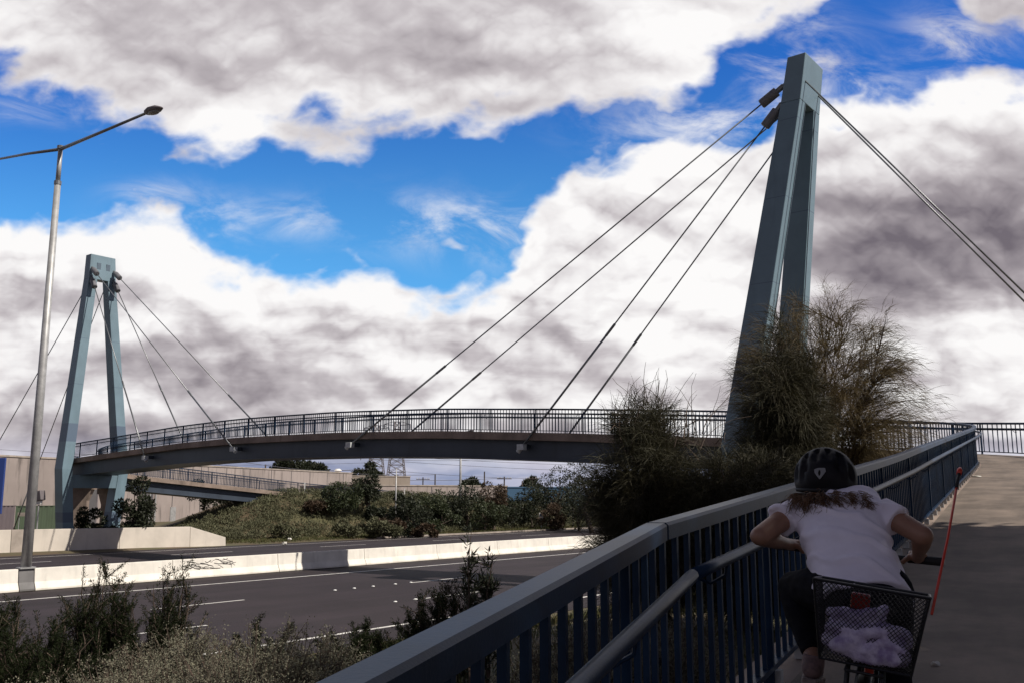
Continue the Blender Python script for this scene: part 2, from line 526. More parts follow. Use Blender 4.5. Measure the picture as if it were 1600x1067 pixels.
def np_mesh(name, V, Q, m, origin):
    V = np.asarray(V, dtype=np.float32) - np.array(tuple(origin), dtype=np.float32)
    Q = np.asarray(Q, dtype=np.int32)
    me = D.meshes.new(name)
    me.vertices.add(len(V))
    me.vertices.foreach_set('co', V.ravel())
    me.loops.add(Q.size)
    me.loops.foreach_set('vertex_index', Q.ravel())
    me.polygons.add(len(Q))
    k = Q.shape[1]
    me.polygons.foreach_set('loop_start', np.arange(0, Q.size, k, dtype=np.int32))
    me.materials.append(m)
    me.update(calc_edges=True)
    me.validate()
    return me


def tag(o, label, cat, group=None):
    o['label'] = label
    o['category'] = cat
    if group:
        o['group'] = group
    return o


def thing(name, label, cat, loc=(0, 0, 0), group=None):
    o = D.objects.new(name, None)
    o.empty_display_size = 0.2
    o.location = loc
    link(o)
    return tag(o, label, cat, group)


def struct(o, kind='structure'):
    o['kind'] = kind
    return o


# ------------------------------------------------------------------ road frame: t along the freeway, q towards the viewer
RH = R_(38.0)
RD = Vector((math.sin(RH), math.cos(RH), 0))
RN = Vector((math.cos(RH), -math.sin(RH), 0))


def qt(q, t, z=0.0):
    return RN * q + RD * t + Vector((0, 0, z))


def ss(a, b, x):
    k = min(1, max(0, (x - a) / (b - a)))
    return k * k * (3 - 2 * k)


def terrain(x, y):
    q = x * RN.x + y * RN.y
    t = x * RD.x + y * RD.y
    z = -0.02
    z += 1.72 * ss(-17.5, -7.0, q) if q > -30 else 0
    if q < -60:
        z += 0.10 * ss(-60.2, -60.6, q)
        front = ss(-63.0, -71.5, q)
        back = 1 - ss(-76.5, -88.0, q)
        along = ss(44.0, 59.0, t) * (1 - 0.62 * ss(62, 120, t)) * (1 - 0.6 * ss(140, 220, t))
        hm = 3.75 * front * back * along
        hm *= 1 + 0.10 * (mnoise.noise(Vector((x * 0.22, y * 0.22, 0)))) if hm > 0.1 else 1
        z += hm
    return z


def build_ground():
    def axis(lo, hi, step, far):
        a = list(np.arange(lo, hi + 0.01, step))
        k = step
        e = hi
        while e < far:
            k *= 1.5
            e += k
            a.append(e)
        k = step
        e = lo
        while e > -far:
            k *= 1.5
            e -= k
            a.insert(0, e)
        return a
    qs = axis(-96, 12, 1.2, 3800)
    ts = axis(-24, 150, 1.5, 3800)
    v = []
    for q in qs:
        for t in ts:
            p = qt(q, t)
            v.append((p.x, p.y, terrain(p.x, p.y)))
    n = len(ts)
    f = []
    for i in range(len(qs) - 1):
        for j in range(n - 1):
            f.append((i * n + j, (i + 1) * n + j, (i + 1) * n + j + 1, i * n + j + 1))
    mb = MB()
    mb.v, mb.f = v, f
    struct(obj('ground', mb, M['ground'], smooth=True))


build_ground()


def strip(name, q0, q1, t0, t1, z, m, parent=None, seg=1):
    mb = MB()
    for i in range(seg):
        a = t0 + (t1 - t0) * i / seg
        b = t0 + (t1 - t0) * (i + 1) / seg
        mb.add([qt(q0, a, z), qt(q1, a, z), qt(q1, b, z), qt(q0, b, z)], [(0, 1, 2, 3)])
    return obj(name, mb, m, parent)


struct(strip('freeway_near_carriageway', -37.3, -17.6, -200, 1500, 0.0, M['asphalt']))
struct(strip('freeway_far_carriageway', -60.0, -38.3, -200, 1500, 0.0, M['asphalt']))
lm = MB()


def line(q, t0, t1, wd=0.14, z=0.004):
    lm.add([qt(q - wd / 2, t0, z), qt(q + wd / 2, t0, z), qt(q + wd / 2, t1, z), qt(q - wd / 2, t1, z)], [(0, 1, 2, 3)])


line(-34.5, -200, 1500, 0.17)
line(-19.45, -200, 1500, 0.17)
line(-39.6, -200, 1500)
line(-58.0, -200, 1500)
for t in np.arange(-100, 400, 12.0):
    line(-28.4, t + 9.4 - 0.0, t + 13.0, 0.13)
    line(-23.7, t + 4.7, t + 8.3, 0.13)
    line(-53.6, t + 2.0, t + 6.5, 0.13)
    line(-49.2, t + 5.0, t + 9.5, 0.13)
    line(-44.4, t + 1.0, t + 5.5, 0.13)
struct(obj('road_markings', lm, M['line']))
# kerb of the far verge
kb = MB()
for t in np.arange(58, 700, 10):
    kb.box(qt(-60.12, t + 5, 0.065), (5, 0.13, 0.075), RD)
struct(obj('kerb', kb, M['kerb']))

# raised pavement markers
mk_me = None
for q, uv in ((-28.4, [(524, 922), (555, 919), (585, 916), (614, 912), (645, 910)]), (-23.7, [(618, 940), (649, 936)])):
    for (u, v) in uv:
        x, y, z = ray(u, v)
        k = -CZ / z
        p = Vector((x * k, y * k, 0.0))
        t = p.dot(RD)
        p = qt(q + 0.0, t, 0.005)
        if mk_me is None:
            b = MB()
            b.loft([[Vector((math.cos(a) * r, math.sin(a) * r, h)) for a in [2 * math.pi * i / 10 for i in range(10)]] for r, h in ((0.07, 0), (0.066, 0.018), (0.042, 0.032), (0.012, 0.036))])
            mk_me = mesh_from('road_marker', b.v, b.f, M['marker'], True)
        o = link(D.objects.new('road_marker', mk_me))
        o.location = p
        tag(o, ('white raised reflector dot on the lane line crossing the bridge shadow' if q < -25 else 'white raised reflector dot on the lane line nearer the camera'), 'road marker', 'raised pavement markers on the near carriageway')

# ------------------------------------------------------------------ median barrier: one thing per cast unit
BPROF = [(-0.30, 0.0), (-0.30, 0.08), (-0.17, 0.33), (-0.115, 0.84), (0.115, 0.84), (0.17, 0.33), (0.30, 0.08), (0.30, 0.0)]
BT = [12.6, 17.4, 18.0, 24.0, 29.7, 35.4, 41.1, 46.7, 52.2, 58.0, 64.0, 80.0, 130.0, 300.0]
blabels = ['white median barrier unit at the far left edge, left of the lamp post', 'dark grey barrier block carrying the lamp post', 'white median barrier unit just right of the lamp post block',
           'white median barrier unit with black scuff strokes on its face', 'white median barrier unit half in the shadow of the bridge', 'sunlit white median barrier unit just right of the bridge shadow',
           'second sunlit white median barrier unit right of the bridge shadow', 'sunlit white median barrier unit behind the tall dark shrub stems', 'sunlit white median barrier unit right of the tall dark shrub stems',
           'white median barrier unit beside the left feathery bush', 'white median barrier unit behind the twigs of the left feathery bush', 'long distant white median barrier unit hidden by bushes', 'farthest white median barrier unit beyond the bushes']
for i in range(len(BT) - 1):
    a, b = BT[i] + 0.012, BT[i + 1] - 0.012
    mb = MB()
    mb.loft([[qt(-37.8 + o, t, z) for o, z in BPROF] for t in np.linspace(a, b, 6)])
    o = obj('concrete_barrier', mb, M['dark_block' if i == 1 else 'barrier'], loc=qt(-37.8, (a + b) / 2), bevel=0.02)  # block under the lamp post is a darker grey
    tag(o, blabels[i], 'road barrier', 'units of the white median barrier')
# thin dark strokes laid over the barrier face
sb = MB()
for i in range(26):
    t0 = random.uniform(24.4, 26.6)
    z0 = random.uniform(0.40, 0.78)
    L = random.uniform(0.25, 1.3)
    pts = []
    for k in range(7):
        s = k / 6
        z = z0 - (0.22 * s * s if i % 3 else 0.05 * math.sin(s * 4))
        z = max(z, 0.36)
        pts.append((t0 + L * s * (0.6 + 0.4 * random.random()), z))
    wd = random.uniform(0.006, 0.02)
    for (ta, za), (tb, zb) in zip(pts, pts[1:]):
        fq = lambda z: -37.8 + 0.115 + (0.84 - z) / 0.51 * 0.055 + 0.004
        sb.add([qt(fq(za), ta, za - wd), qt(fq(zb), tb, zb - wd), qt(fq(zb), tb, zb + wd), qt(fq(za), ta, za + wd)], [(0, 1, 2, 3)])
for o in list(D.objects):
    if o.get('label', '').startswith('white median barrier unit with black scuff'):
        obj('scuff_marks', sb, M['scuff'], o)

# ------------------------------------------------------------------ tall parapet wall on the far side, tapered end
for (t0, t1, h0, h1, lab, m) in ((14.0, 28.3, 1.5, 1.5, 'tall pale concrete parapet wall panel at the left frame edge', 'noise_wall'),
                                 (28.3, 29.1, 1.5, 1.5, 'narrow greyed strip of the tall parapet wall', 'kerb'),
                                 (29.1, 35.0, 1.5, 1.47, 'tall pale parapet wall panel behind the lamp post and in front of the pylon foot', 'noise_wall'),
                                 (35.0, 39.9, 1.47, 1.45, 'tall pale parapet wall panel before the tapered end piece', 'noise_wall'),
                                 (39.9, 42.6, 1.45, 0.62, 'tapered end piece of the tall pale parapet wall', 'noise_wall')):
    mb = MB()
    q0 = -62.9 + (t0 - 27.8) / 14.7 * 2.6
    q1 = -62.9 + (t1 - 27.8) / 14.7 * 2.6
    ta, tb = t0 + 0.01, t1 - 0.01
    mb.loft([[qt(q + o, t, z) for o, z in ((0.16, 0), (0.10, h), (-0.16, h), (-0.2, 0))] for q, t, h in ((q0, ta, h0), (q1, tb, h1))])
    tag(obj('parapet_wall', mb, M[m], loc=qt(q0, t0), bevel=0.02), lab, 'parapet wall', 'panels of the far parapet wall')

# ------------------------------------------------------------------ freeway lamp post
LP = qt(-37.8, 17.72, 0.84)
lp = thing('street_lamp', 'tall grey twin-arm freeway lamp post rising from the median barrier', 'street lamp', LP)
obj('pole', MB().tube([LP, LP + Vector((0, 0, 7)), LP + Vector((0, 0, 15.6))], [0.20, 0.165, 0.125], 14), M['galv'], lp, smooth=True)
obj('upper_pole', MB().tube([LP + Vector((0, 0, 15.6)), LP + Vector((0, 0, 17.1))], [0.095, 0.09], 12), M['galv'], lp, smooth=True)
obj('collar', MB().tube([LP + Vector((0, 0, 15.5)), LP + Vector((0, 0, 15.66))], 0.145, 12), M['cable'], lp)
obj('base_plate', MB().box(LP + Vector((0, 0, 0.03)), (0.3, 0.2, 0.03), RD), M['galv'], lp)
tp = LP + Vector((0, 0, 17.05))
obj('pole_cap', MB().tube([tp, tp + Vector((0, 0, 0.14))], 0.14, 10), M['cable'], lp)
for sgn, rise in ((1, -0.12), (-1, 1.0)):
    e = tp + RN * sgn * 6.5 + Vector((0, 0, rise))
    obj('arm', MB().tube([tp, tp + RN * sgn * 3 + Vector((0, 0, rise * 0.5)), e], [0.075, 0.06, 0.05], 8), M['cable'], lp, smooth=True)
    h = MB()
    dv = (e - tp).normalized()
    sv = RD
    uv_ = dv.cross(sv)
    if uv_.z < 0:
        uv_ = -uv_
    rings = []
    for s, wd, ht, dz in ((-0.02, 0.06, 0.05, 0), (0.12, 0.16, 0.10, 0.0), (0.40, 0.22, 0.14, 0.01), (0.75, 0.20, 0.12, 0.0), (1.02, 0.10, 0.05, -0.03), (1.10, 0.02, 0.02, -0.04)):
        rings.append([e + dv * s + sv * wd * math.cos(a) + uv_ * (dz + ht * math.sin(a)) for a in [2 * math.pi * k / 12 for k in range(12)]])
    hd = obj('lamp_head', h.loft(rings), M['lattice'], lp, smooth=True)
    obj('lens', MB().ell(e + dv * 0.55 - uv_ * 0.11, 0.32, 0.15, 0.06, Matrix((dv, sv, uv_)).transposed()), M['lamp_glass'], hd, smooth=True)

# ------------------------------------------------------------------ path geometry: left edge of the walkway
PR, PL = Vector((9.9, 37.0)), Vector((-30.45, 68.4))
dB = (PL - PR).normalized()
mB = Vector((-dB.y, dB.x))
if mB.y < 0:
    mB = -mB
WID = 2.6
HALF = WID / 2


def fillet(p0, p1, p2, r, n=40):
    a = (p0 - p1).normalized()
    b = (p2 - p1).normalized()
    ang = math.acos(max(-1, min(1, a.dot(b))))
    d = r / math.tan(ang / 2)
    s = p1 + a * d
    bis = (a + b).normalized()
    c = p1 + bis * (r / math.sin(ang / 2))
    e = p1 + b * d
    t0 = math.atan2(s.y - c.y, s.x - c.x)
    t1 = math.atan2(e.y - c.y, e.x - c.x)
    dt = (t1 - t0 + math.pi) % (2 * math.pi) - math.pi
    return [Vector((c.x + r * math.cos(t0 + dt * k / n), c.y + r * math.sin(t0 + dt * k / n))) for k in range(n + 1)]


def isect(p, d, q, e):
    den = d.x * e.y - d.y * e.x
    t = ((q.x - p.x) * e.y - (q.y - p.y) * e.x) / den
    return p + d * t


K0 = Vector((0.605, 4.0))
A0 = K0 - Vector((math.sin(R_(19.75)), math.cos(R_(19.75)))) * 8.0
C1 = Vector((12.3, 25.0))
near0 = PR - mB * HALF
X1 = isect(K0, (C1 - K0).normalized(), near0, dB)
R2 = 7.0
X2 = PL - mB * HALF + dB * (R2 + 0.5 + HALF)
E2 = X2 + mB * (HALF + R2)              # level with the arc end
LAND = E2 + mB * 17.7
END = E2 + mB * 62.0
loop = fillet(K0, X1, near0 + dB * 10, 6.9, 36)
farl = fillet(near0, X2, LAND, R2 + HALF, 44)


def dens(a, b, step=0.5):
    n = max(1, int((b - a).length / step))
    return [a.lerp(b, k / n) for k in range(n)]


LSPAN = (PL - PR).length


def bow(t):
    return 1.7 * math.sin(math.pi * min(1, max(0, t / LSPAN))) ** 2


pts = dens(A0, K0) + dens(K0, loop[0]) + loop[:-1] + [p - mB * bow((p - near0).dot(dB)) for p in dens(loop[-1], farl[0])] + farl[:-1] + dens(farl[-1], END) + [END]
PX = np.array([p.x for p in pts])
PY = np.array([p.y for p in pts])
PS = np.concatenate([[0], np.cumsum(np.hypot(np.diff(PX), np.diff(PY)))])


def s_of(p):
    return PS[np.argmin((PX - p.x) ** 2 + (PY - p.y) ** 2)]


def near_t(t):
    return near0 + dB * t - mB * bow(t)


zk = [(A0, 1.86), (K0, 2.42), (Vector((4.5, 11.0)), 3.02), (Vector((6.0, 13.6)), 3.28), (C1, 4.32), (loop[18], 4.95), (near_t(-3.0), 5.38), (near_t(0.8), 5.83), (near_t(7.7), 6.30), (near_t(15), 6.70), (near_t(21.3), 6.90), (near_t(30), 6.95), (near_t(36.5), 6.85), (near_t(43.5), 6.62), (near_t(50), 6.35), (farl[22], 5.85), (E2, 5.30), (LAND, 3.80), (E2 + mB * 36, 2.75), (END, 1.35)]
zk = [(p, z if k < 6 or k > 14 else CZ + (z - CZ) * (1 - 0.79 * bow((p - near0).dot(dB)) / p.y)) for k, (p, z) in enumerate(zk)]
ks = np.array([s_of(p) for p, z in zk])
kz = np.array([z for p, z in zk])
order = np.argsort(ks)
PZ = np.interp(PS, ks[order], kz[order])
ker = np.exp(-np.linspace(-2, 2, 9) ** 2)
ker /= ker.sum()
PZs = np.convolve(np.pad(PZ, 4, mode='edge'), ker, 'valid')
PZ[8:-8] = PZs[8:-8]
S_K, S_LOOP0, S_LOOP1, S_R, S_L, S_ARC0, S_E, S_LAND, S_END = [float(s_of(p)) for p in (K0, loop[0], loop[-1], near_t(0), near_t((PL - PR).length), farl[0], E2, LAND, END)]


def path(s):
    x = float(np.interp(s, PS, PX))
    y = float(np.interp(s, PS, PY))
    z = float(np.interp(s, PS, PZ))
    e = 0.25
    t = Vector((float(np.interp(s + e, PS, PX) - np.interp(s - e, PS, PX)), float(np.interp(s + e, PS, PY) - np.interp(s - e, PS, PY)), float(np.interp(s + e, PS, PZ) - np.interp(s - e, PS, PZ)))).normalized()
    th = Vector((t.x, t.y, 0)).normalized()
    rt = Vector((th.y, -th.x, 0))
    return Vector((x, y, z)), t, rt


def pp(s, off=0.0, dz=0.0):
    p, t, r = path(s)
    return p + r * off + Vector((0, 0, dz))


def srange(a, b, step=0.5):
    n = max(2, int(math.ceil((b - a) / step)) + 1)
    return np.linspace(a, b, n)


def sweep(mb, prof, a, b, step=0.5):
    return mb.loft([[pp(s, o, z) for o, z in prof] for s in srange(a, b, step)])


# walkway surface (setting) and the concrete ramp that carries it
SLAB = [(-0.17, 0.0), (-0.17, -0.34), (WID + 0.17, -0.34), (WID + 0.17, 0.0)]
wk = MB()
sweep(wk, [(0.10, 0.004), (0.10, -0.05), (WID - 0.10, -0.05), (WID - 0.10, 0.004)], 0.05, S_END, 0.6)
struct(obj('footpath', wk, M['deck']))

S_ABUT = S_LOOP0 - 6.0
ramp = thing('approach_ramp', 'shaded concrete approach ramp climbing ahead of the cyclist', 'ramp', (3, 6, 0))
mb = MB()
sweep(mb, [(-0.22, 0.0), (-0.22, -1.6), (WID + 0.22, -1.6), (WID + 0.22, 0.0)], 0, S_ABUT, 0.6)
obj('retaining_wall', mb, M['fascia'], ramp)

fb = thing('footbridge', 'long curving blue-grey footbridge deck crossing the freeway', 'footbridge', (PR.x, PR.y, 0))
mb = MB()
sweep(mb, SLAB, S_ABUT + 0.01, S_LAND, 0.5)
obj('deck_slab', mb, M['fascia'], fb)
mb = MB()
sweep(mb, [(0.22, -0.343), (0.22, -1.16), (0.10, -1.16), (0.10, -1.22), (WID - 0.10, -1.22), (WID - 0.10, -1.16), (WID - 0.22, -1.16), (WID - 0.22, -0.343)], S_ABUT + 0.3, S_E, 0.5)
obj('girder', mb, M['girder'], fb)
mb = MB()
S_T = S_LAND - 5.0
rings = []
for s in srange(S_E + 0.003, S_LAND - 0.3, 0.6):
    k = max(0, (s - S_T) / 5.0)
    d = -1.22 + 0.55 * k
    rings.append([pp(s, o, z) for o, z in ((0.25, -0.343), (0.25, d + 0.07), (0.10, d + 0.07), (0.10, d), (WID - 0.10, d), (WID - 0.10, d + 0.07), (WID - 0.25, d + 0.07), (WID - 0.25, -0.343))])
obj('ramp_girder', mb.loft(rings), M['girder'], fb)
# abutment at the landing
mb = MB()
rings = []
for s in np.linspace(S_LAND + 0.02, S_LAND + 4, 6):
    rings.append([pp(s, -0.25, -0.01), pp(s, -0.25, -1.8), pp(s, WID + 0.25, -1.8), pp(s, WID + 0.25, -0.01)])
obj('abutment', mb.loft(rings), M['fascia'], fb)

# concrete piers: under the loop, under the far return ramp
pier_labels = ['concrete pier with flared head under the return ramp beside the far pylon', 'concrete pier under the return ramp loop at far left, behind the lamp post', 'concrete pier holding up the near loop behind the feathery trees']
for i, s in enumerate((S_E - 1.8, S_ARC0 + 7.0, (S_LOOP0 + S_LOOP1) / 2)):
    p, t, r = path(s)
    c = p + r * HALF
    g = terrain(c.x, c.y) - 0.3
    th = Vector((t.x, t.y, 0)).normalized()
    top = c.z - 1.225
    pr = thing('concrete_pier', pier_labels[i], 'bridge pier', (c.x, c.y, g), 'concrete piers of the footbridge')
    mb = MB()
    mb.loft([[Vector((c.x, c.y, z)) + r * a * wd + th * b_ * 0.32 for a, b_ in ((-1, -1), (1, -1), (1, 1), (-1, 1))] for z, wd in ((g, 0.5), (top - 1.3, 0.5), (top - 0.45, 0.85))])
    obj('column', mb, M['fascia'], pr)
    mb = MB()
    mb.loft([[Vector((c.x, c.y, z)) + r * a * 1.0 + th * b_ * 0.36 for a, b_ in ((-1, -1), (1, -1), (1, 1), (-1, 1))] for z in (top - 0.447, top - 0.002)])
    obj('pier_head', mb, M['fascia'], pr)


# ------------------------------------------------------------------ railings
BAL_ME = {}


def baluster_mesh(h):
    k = round(h, 2)
    if k not in BAL_ME:
        b = MB().box((0, 0, k / 2), (0.012, 0.012, k / 2))
        BAL_ME[k] = mesh_from('baluster', b.v, b.f, M['rail'])
    return BAL_ME[k]


def railing(name, label, s0, s1, off, inward, H=1.07, handrail=True, joint=None, mid=True, near_first=True, posts=True, group=None, top_w=0.10, top_h=0.07):
    """inward: +1 when the walkway is on the right of this rail"""
    p0 = pp(s0, off)
    r = thing(name, label, 'railing', (p0.x, p0.y, 0), group)
    segs = [(s0, s1)] if joint is None else [(s0, joint - 0.012), (joint + 0.012, s1)]
    for a, b in segs:
        mb = MB()
        w2, ht = top_w / 2, top_h
        sweep(mb, [(off - w2, H - ht), (off - w2, H - 0.012), (off - w2 + 0.012, H), (off + w2 - 0.012, H), (off + w2, H - 0.012), (off + w2, H - ht)], a, b, 0.35)
        obj('top_rail', mb, M['rail'], r)
    if joint is not None:
        mb = MB()
        w2 = top_w / 2 - 0.008
        sweep(mb, [(off - w2, H - top_h + 0.008), (off - w2, H - 0.008), (off + w2, H - 0.008), (off + w2, H - top_h + 0.008)], joint - 0.09, joint + 0.09, 0.09)
        obj('sleeve_joint', mb, M['rail'], r)
    mb = MB()
    sweep(mb, [(off - 0.03, 0.075), (off - 0.03, 0.105), (off + 0.03, 0.105), (off + 0.03, 0.075)], s0, s1, 0.4)
    obj('bottom_rail', mb, M['rail'], r)
    if mid:
        mb = MB()
        sweep(mb, [(off - 0.018, H - 0.26), (off - 0.018, H - 0.23), (off + 0.018, H - 0.23), (off + 0.018, H - 0.26)], s0, s1, 0.4)
        obj('mid_rail', mb, M['rail'], r)
    if handrail:
        ho = off + 0.15 * inward
        for a, b in segs:
            obj('handrail', MB().tube([pp(s, ho, 0.86) for s in srange(a, b, 0.3)], 0.027, 10), M['rail'], r, smooth=True)
        mb = MB()
        for s in np.arange(s0 + 0.4, s1, 1.6):
            mb.tube([pp(s, ho, 0.845), pp(s, ho - 0.01 * inward, 0.79), pp(s, off + 0.07 * inward, 0.75), pp(s, off + 0.01 * inward, 0.77)], 0.008, 6)
        o = obj('handrail_brackets', mb, M['rail'], r)
        o.name = 'handrail_bracket'
        struct(o, 'stuff')
    if posts:
        ps = list(np.arange(s0 + 0.05, s1, 2.4))
        for s in ps:
            p, t, rt = path(s)
            mb = MB().box(p + rt * off + Vector((0, 0, (H - top_h) / 2 + 0.0)), (0.012, 0.03, (H - top_h) / 2 - 0.002), Vector((t.x, t.y, 0)))
            obj('post', mb, M['rail'], r)
    # balusters: the hundred nearest the viewer are parts, the rest is one mesh
    bs = list(np.arange(s0 + 0.13, s1 - 0.05, 0.16))
    hb = H - top_h - 0.105
    bs.sort(key=lambda s: (pp(s, off) - Vector((0, 0, CZ))).length if True else 0)
    # what lies behind the viewer does not count as near
    vis = [s for s in bs if pp(s, off).y > 0.8]
    hid = [s for s in bs if pp(s, off).y <= 0.8]
    me = baluster_mesh(hb)
    rl = root_loc(r)
    for s in vis[:100]:
        p, t, rt = path(s)
        o = link(D.objects.new('baluster', me), r)
        o.location = p + rt * off + Vector((0, 0, 0.105)) - rl
        o.rotation_euler = (0, 0, math.atan2(t.y, t.x))
    mb = MB()
    for s in vis[100:] + hid:
        p, t, rt = path(s)
        mb.box(p + rt * off + Vector((0, 0, 0.105 + hb / 2)), (0.012, 0.012, hb / 2), Vector((t.x, t.y, 0)))
    if mb.v:
        struct(obj('baluster_run', mb, M['rail'], r), 'stuff')
    return r


nr = railing('ramp_railing', 'blue-grey steel railing running along the left of the ramp past the cyclist', 0.1, S_LOOP1, 0.0, 1, joint=S_K, mid=False, posts=True)
# spacer feet between kerb and bottom rail
mb = MB()
for s in np.arange(0.5, S_LOOP1, 0.62):
    p, t, rt = path(s)
    mb.box(p + rt * 0.03 + Vector((0, 0, 0.038)), (0.035, 0.03, 0.036), Vector((t.x, t.y, 0)))
struct(obj('spacer_foot', mb, M['galv'], nr), 'stuff')
railing('span_railing', 'near-side railing of the bridge span over the freeway', S_LOOP1 + 0.03, S_ARC0, -0.08, 1, group='railings of the bridge span')
railing('span_railing', 'far-side railing of the bridge span seen through the near one', S_LOOP1 + 0.03, S_ARC0, WID + 0.08, -1, group='railings of the bridge span')
railing('loop_railing', 'outer railing around the bend at the right edge beyond the sunlit path', S_LOOP0 + 0.6, S_LOOP1, WID + 0.08, -1)
railing('return_railing', 'outer railing around the far loop left of the far pylon', S_ARC0 + 0.03, S_E + 0.0, -0.08, 1, group='railings of the far loop and return ramp')
railing('return_railing', 'inner railing of the far loop between the legs of the far pylon', S_ARC0 + 0.03, S_E, WID + 0.08, -1, group='railings of the far loop and return ramp')
railing('return_railing', 'far-side railing of the lower return ramp descending to the mound', S_E + 0.03, S_LAND - 0.05, -0.08, 1, handrail=False, group='railings of the far loop and return ramp')
railing('return_railing', 'near-side railing of the lower return ramp descending to the mound', S_E + 0.03, S_LAND - 0.05, WID + 0.08, -1, handrail=False, group='railings of the far loop and return ramp')
fr = railing('path_railing', 'blue railing of the path running off along the top of the mound', S_LAND + 0.05, S_END - 0.5, WID + 0.08, -1, handrail=False)
mb = MB()
e = pp(S_LAND + 0.0, WID + 0.16)
mb.bar(e + Vector((0, 0, 0.0)), e + Vector((0, 0, 1.12)), 0.10, 0.10)
mb.bar(e + Vector((0, 0, 1.08)), e + Vector((-0.7, 0.1, 1.1)), 0.07, 0.07)
tag(obj('end_post', mb, M['white'], loc=e), 'short white end post where the return ramp meets the mound', 'post')


# ------------------------------------------------------------------ pylons
def pylon(name, label, C, sg, lean, hs, base, top_z=21.5, kink=5.5):
    """sg: +1 when the span leaves in direction dB; the pylon leans the other way"""
    sp = Vector((dB.x, dB.y, 0)) * sg          # towards the span
    mm = Vector((mB.x, mB.y, 0))
    c0 = Vector((C.x, C.y, 0))
    py = thing(name, label, 'bridge pylon', c0)

    def ctr(z):
        return c0 - sp * lean * max(0, (z - kink)) / (top_z - kink)
    head_z = top_z - 1.9
    ht = 1.06                                   # half width of the head across the deck

    def leg(sd):
        mb = MB()
        rings = []
        for z, o, wm, wd in ((-0.4, base, 0.40, 0.52), (kink, hs, 0.37, 0.56), (head_z, 0.74, 0.325, 0.40)):
            c = ctr(z) + mm * sd * o
            c.z = z
            rings.append([c + mm * a * wm + sp * b_ * wd for a, b_ in ((-1, -1), (1, -1), (1, 1), (-1, 1))])
        return mb.loft(rings)
    for sd in (-1, 1):
        obj('leg', leg(sd), M['pylon'], py, bevel=0.025)
    mb = MB()
    rings = []
    for z, wm, wd in ((head_z + 0.002, ht, 0.402), (top_z, ht - 0.09, 0.37)):
        c = ctr(z)
        c.z = z
        rings.append([c + mm * a * wm + sp * b_ * wd for a, b_ in ((-1, -1), (1, -1), (1, 1), (-1, 1))])
    obj('head', mb.loft(rings), M['pylon'], py, bevel=0.025)
    for sd in (-0.33, 0.4):                      # access plates on the span face
        c = ctr(top_z - 0.85) + mm * sd + sp * 0.395
        c.z = top_z - 0.85
        obj('access_plate', MB().box(c, (0.15, 0.24, 0.02), mm, Vector((0, 0, 1))), M['steel'], py)
    # raised edge strips on the face that looks away from the span
    for sd in (-1, 1):
        mb = MB()
        rings = []
        for z in (kink + 0.4, head_z - 0.02):
            f_ = (z - kink) / (head_z - kink)
            o, wm, wd = hs + (0.74 - hs) * f_, 0.37 - 0.045 * f_, 0.56 - 0.16 * f_
            c = ctr(z) + mm * sd * (o - wm + 0.10) - sp * (wd + 0.008)
            c.z = z
            rings.append([c + mm * a * 0.02 + sp * b_ * 0.012 for a, b_ in ((-1, -1), (1, -1), (1, 1), (-1, 1))])
        obj('edge_strip', mb.loft(rings), M['girder'], py)
    # crossbeam under the deck
    zc = kink - 0.85
    c = ctr(0)
    c.z = zc
    obj('crossbeam', MB().box(c, (hs - 0.36, 0.50, 0.46), mm), M['pylon'], py, bevel=0.02)
    mb = MB()
    c = ctr(0)
    c.z = zc + 0.6
    obj('bearing', MB().box(c, (0.5, 0.35, 0.14), mm), M['girder'], py)

    def sock(p, tgt):
        dv = (tgt - p).normalized()
        k = obj('cable_socket', MB().tube([p + dv * 0.42, p + dv * 0.44, p + dv * 1.18, p + dv * 1.21], [0.16, 0.20, 0.20, 0.15], 16), M['socket'], py)
        obj('clevis', MB().tube([p - dv * 0.1, p + dv * 0.10, p + dv * 0.12, p + dv * 0.43], [0.09, 0.09, 0.12, 0.11], 10), M['cable'], k)
        return p + dv * 1.1

    def cable(a, b, thick_low=6.5):
        dv = (b - a)
        L = dv.length
        dv.normalize()
        cb = obj('stay_cable', MB().tube([a, b - dv * thick_low], 0.032, 8), M['cable'], py, smooth=True)
        j = b - dv * thick_low
        obj('coupler', MB().tube([j - dv * 0.35, j - dv * 0.3, j + dv * 0.3, j + dv * 0.35], [0.035, 0.06, 0.06, 0.045], 8), M['cable'], cb, smooth=True)
        obj('lower_rod', MB().tube([j, b], 0.05, 8), M['cable'], cb, smooth=True)
        return dv
    return py, ctr, sp, mm, sock, cable, head_z


def deck_point(t, edge):
    s = s_of(near_t(t))
    return pp(s, -0.30 if edge < 0 else WID + 0.30, -0.62)


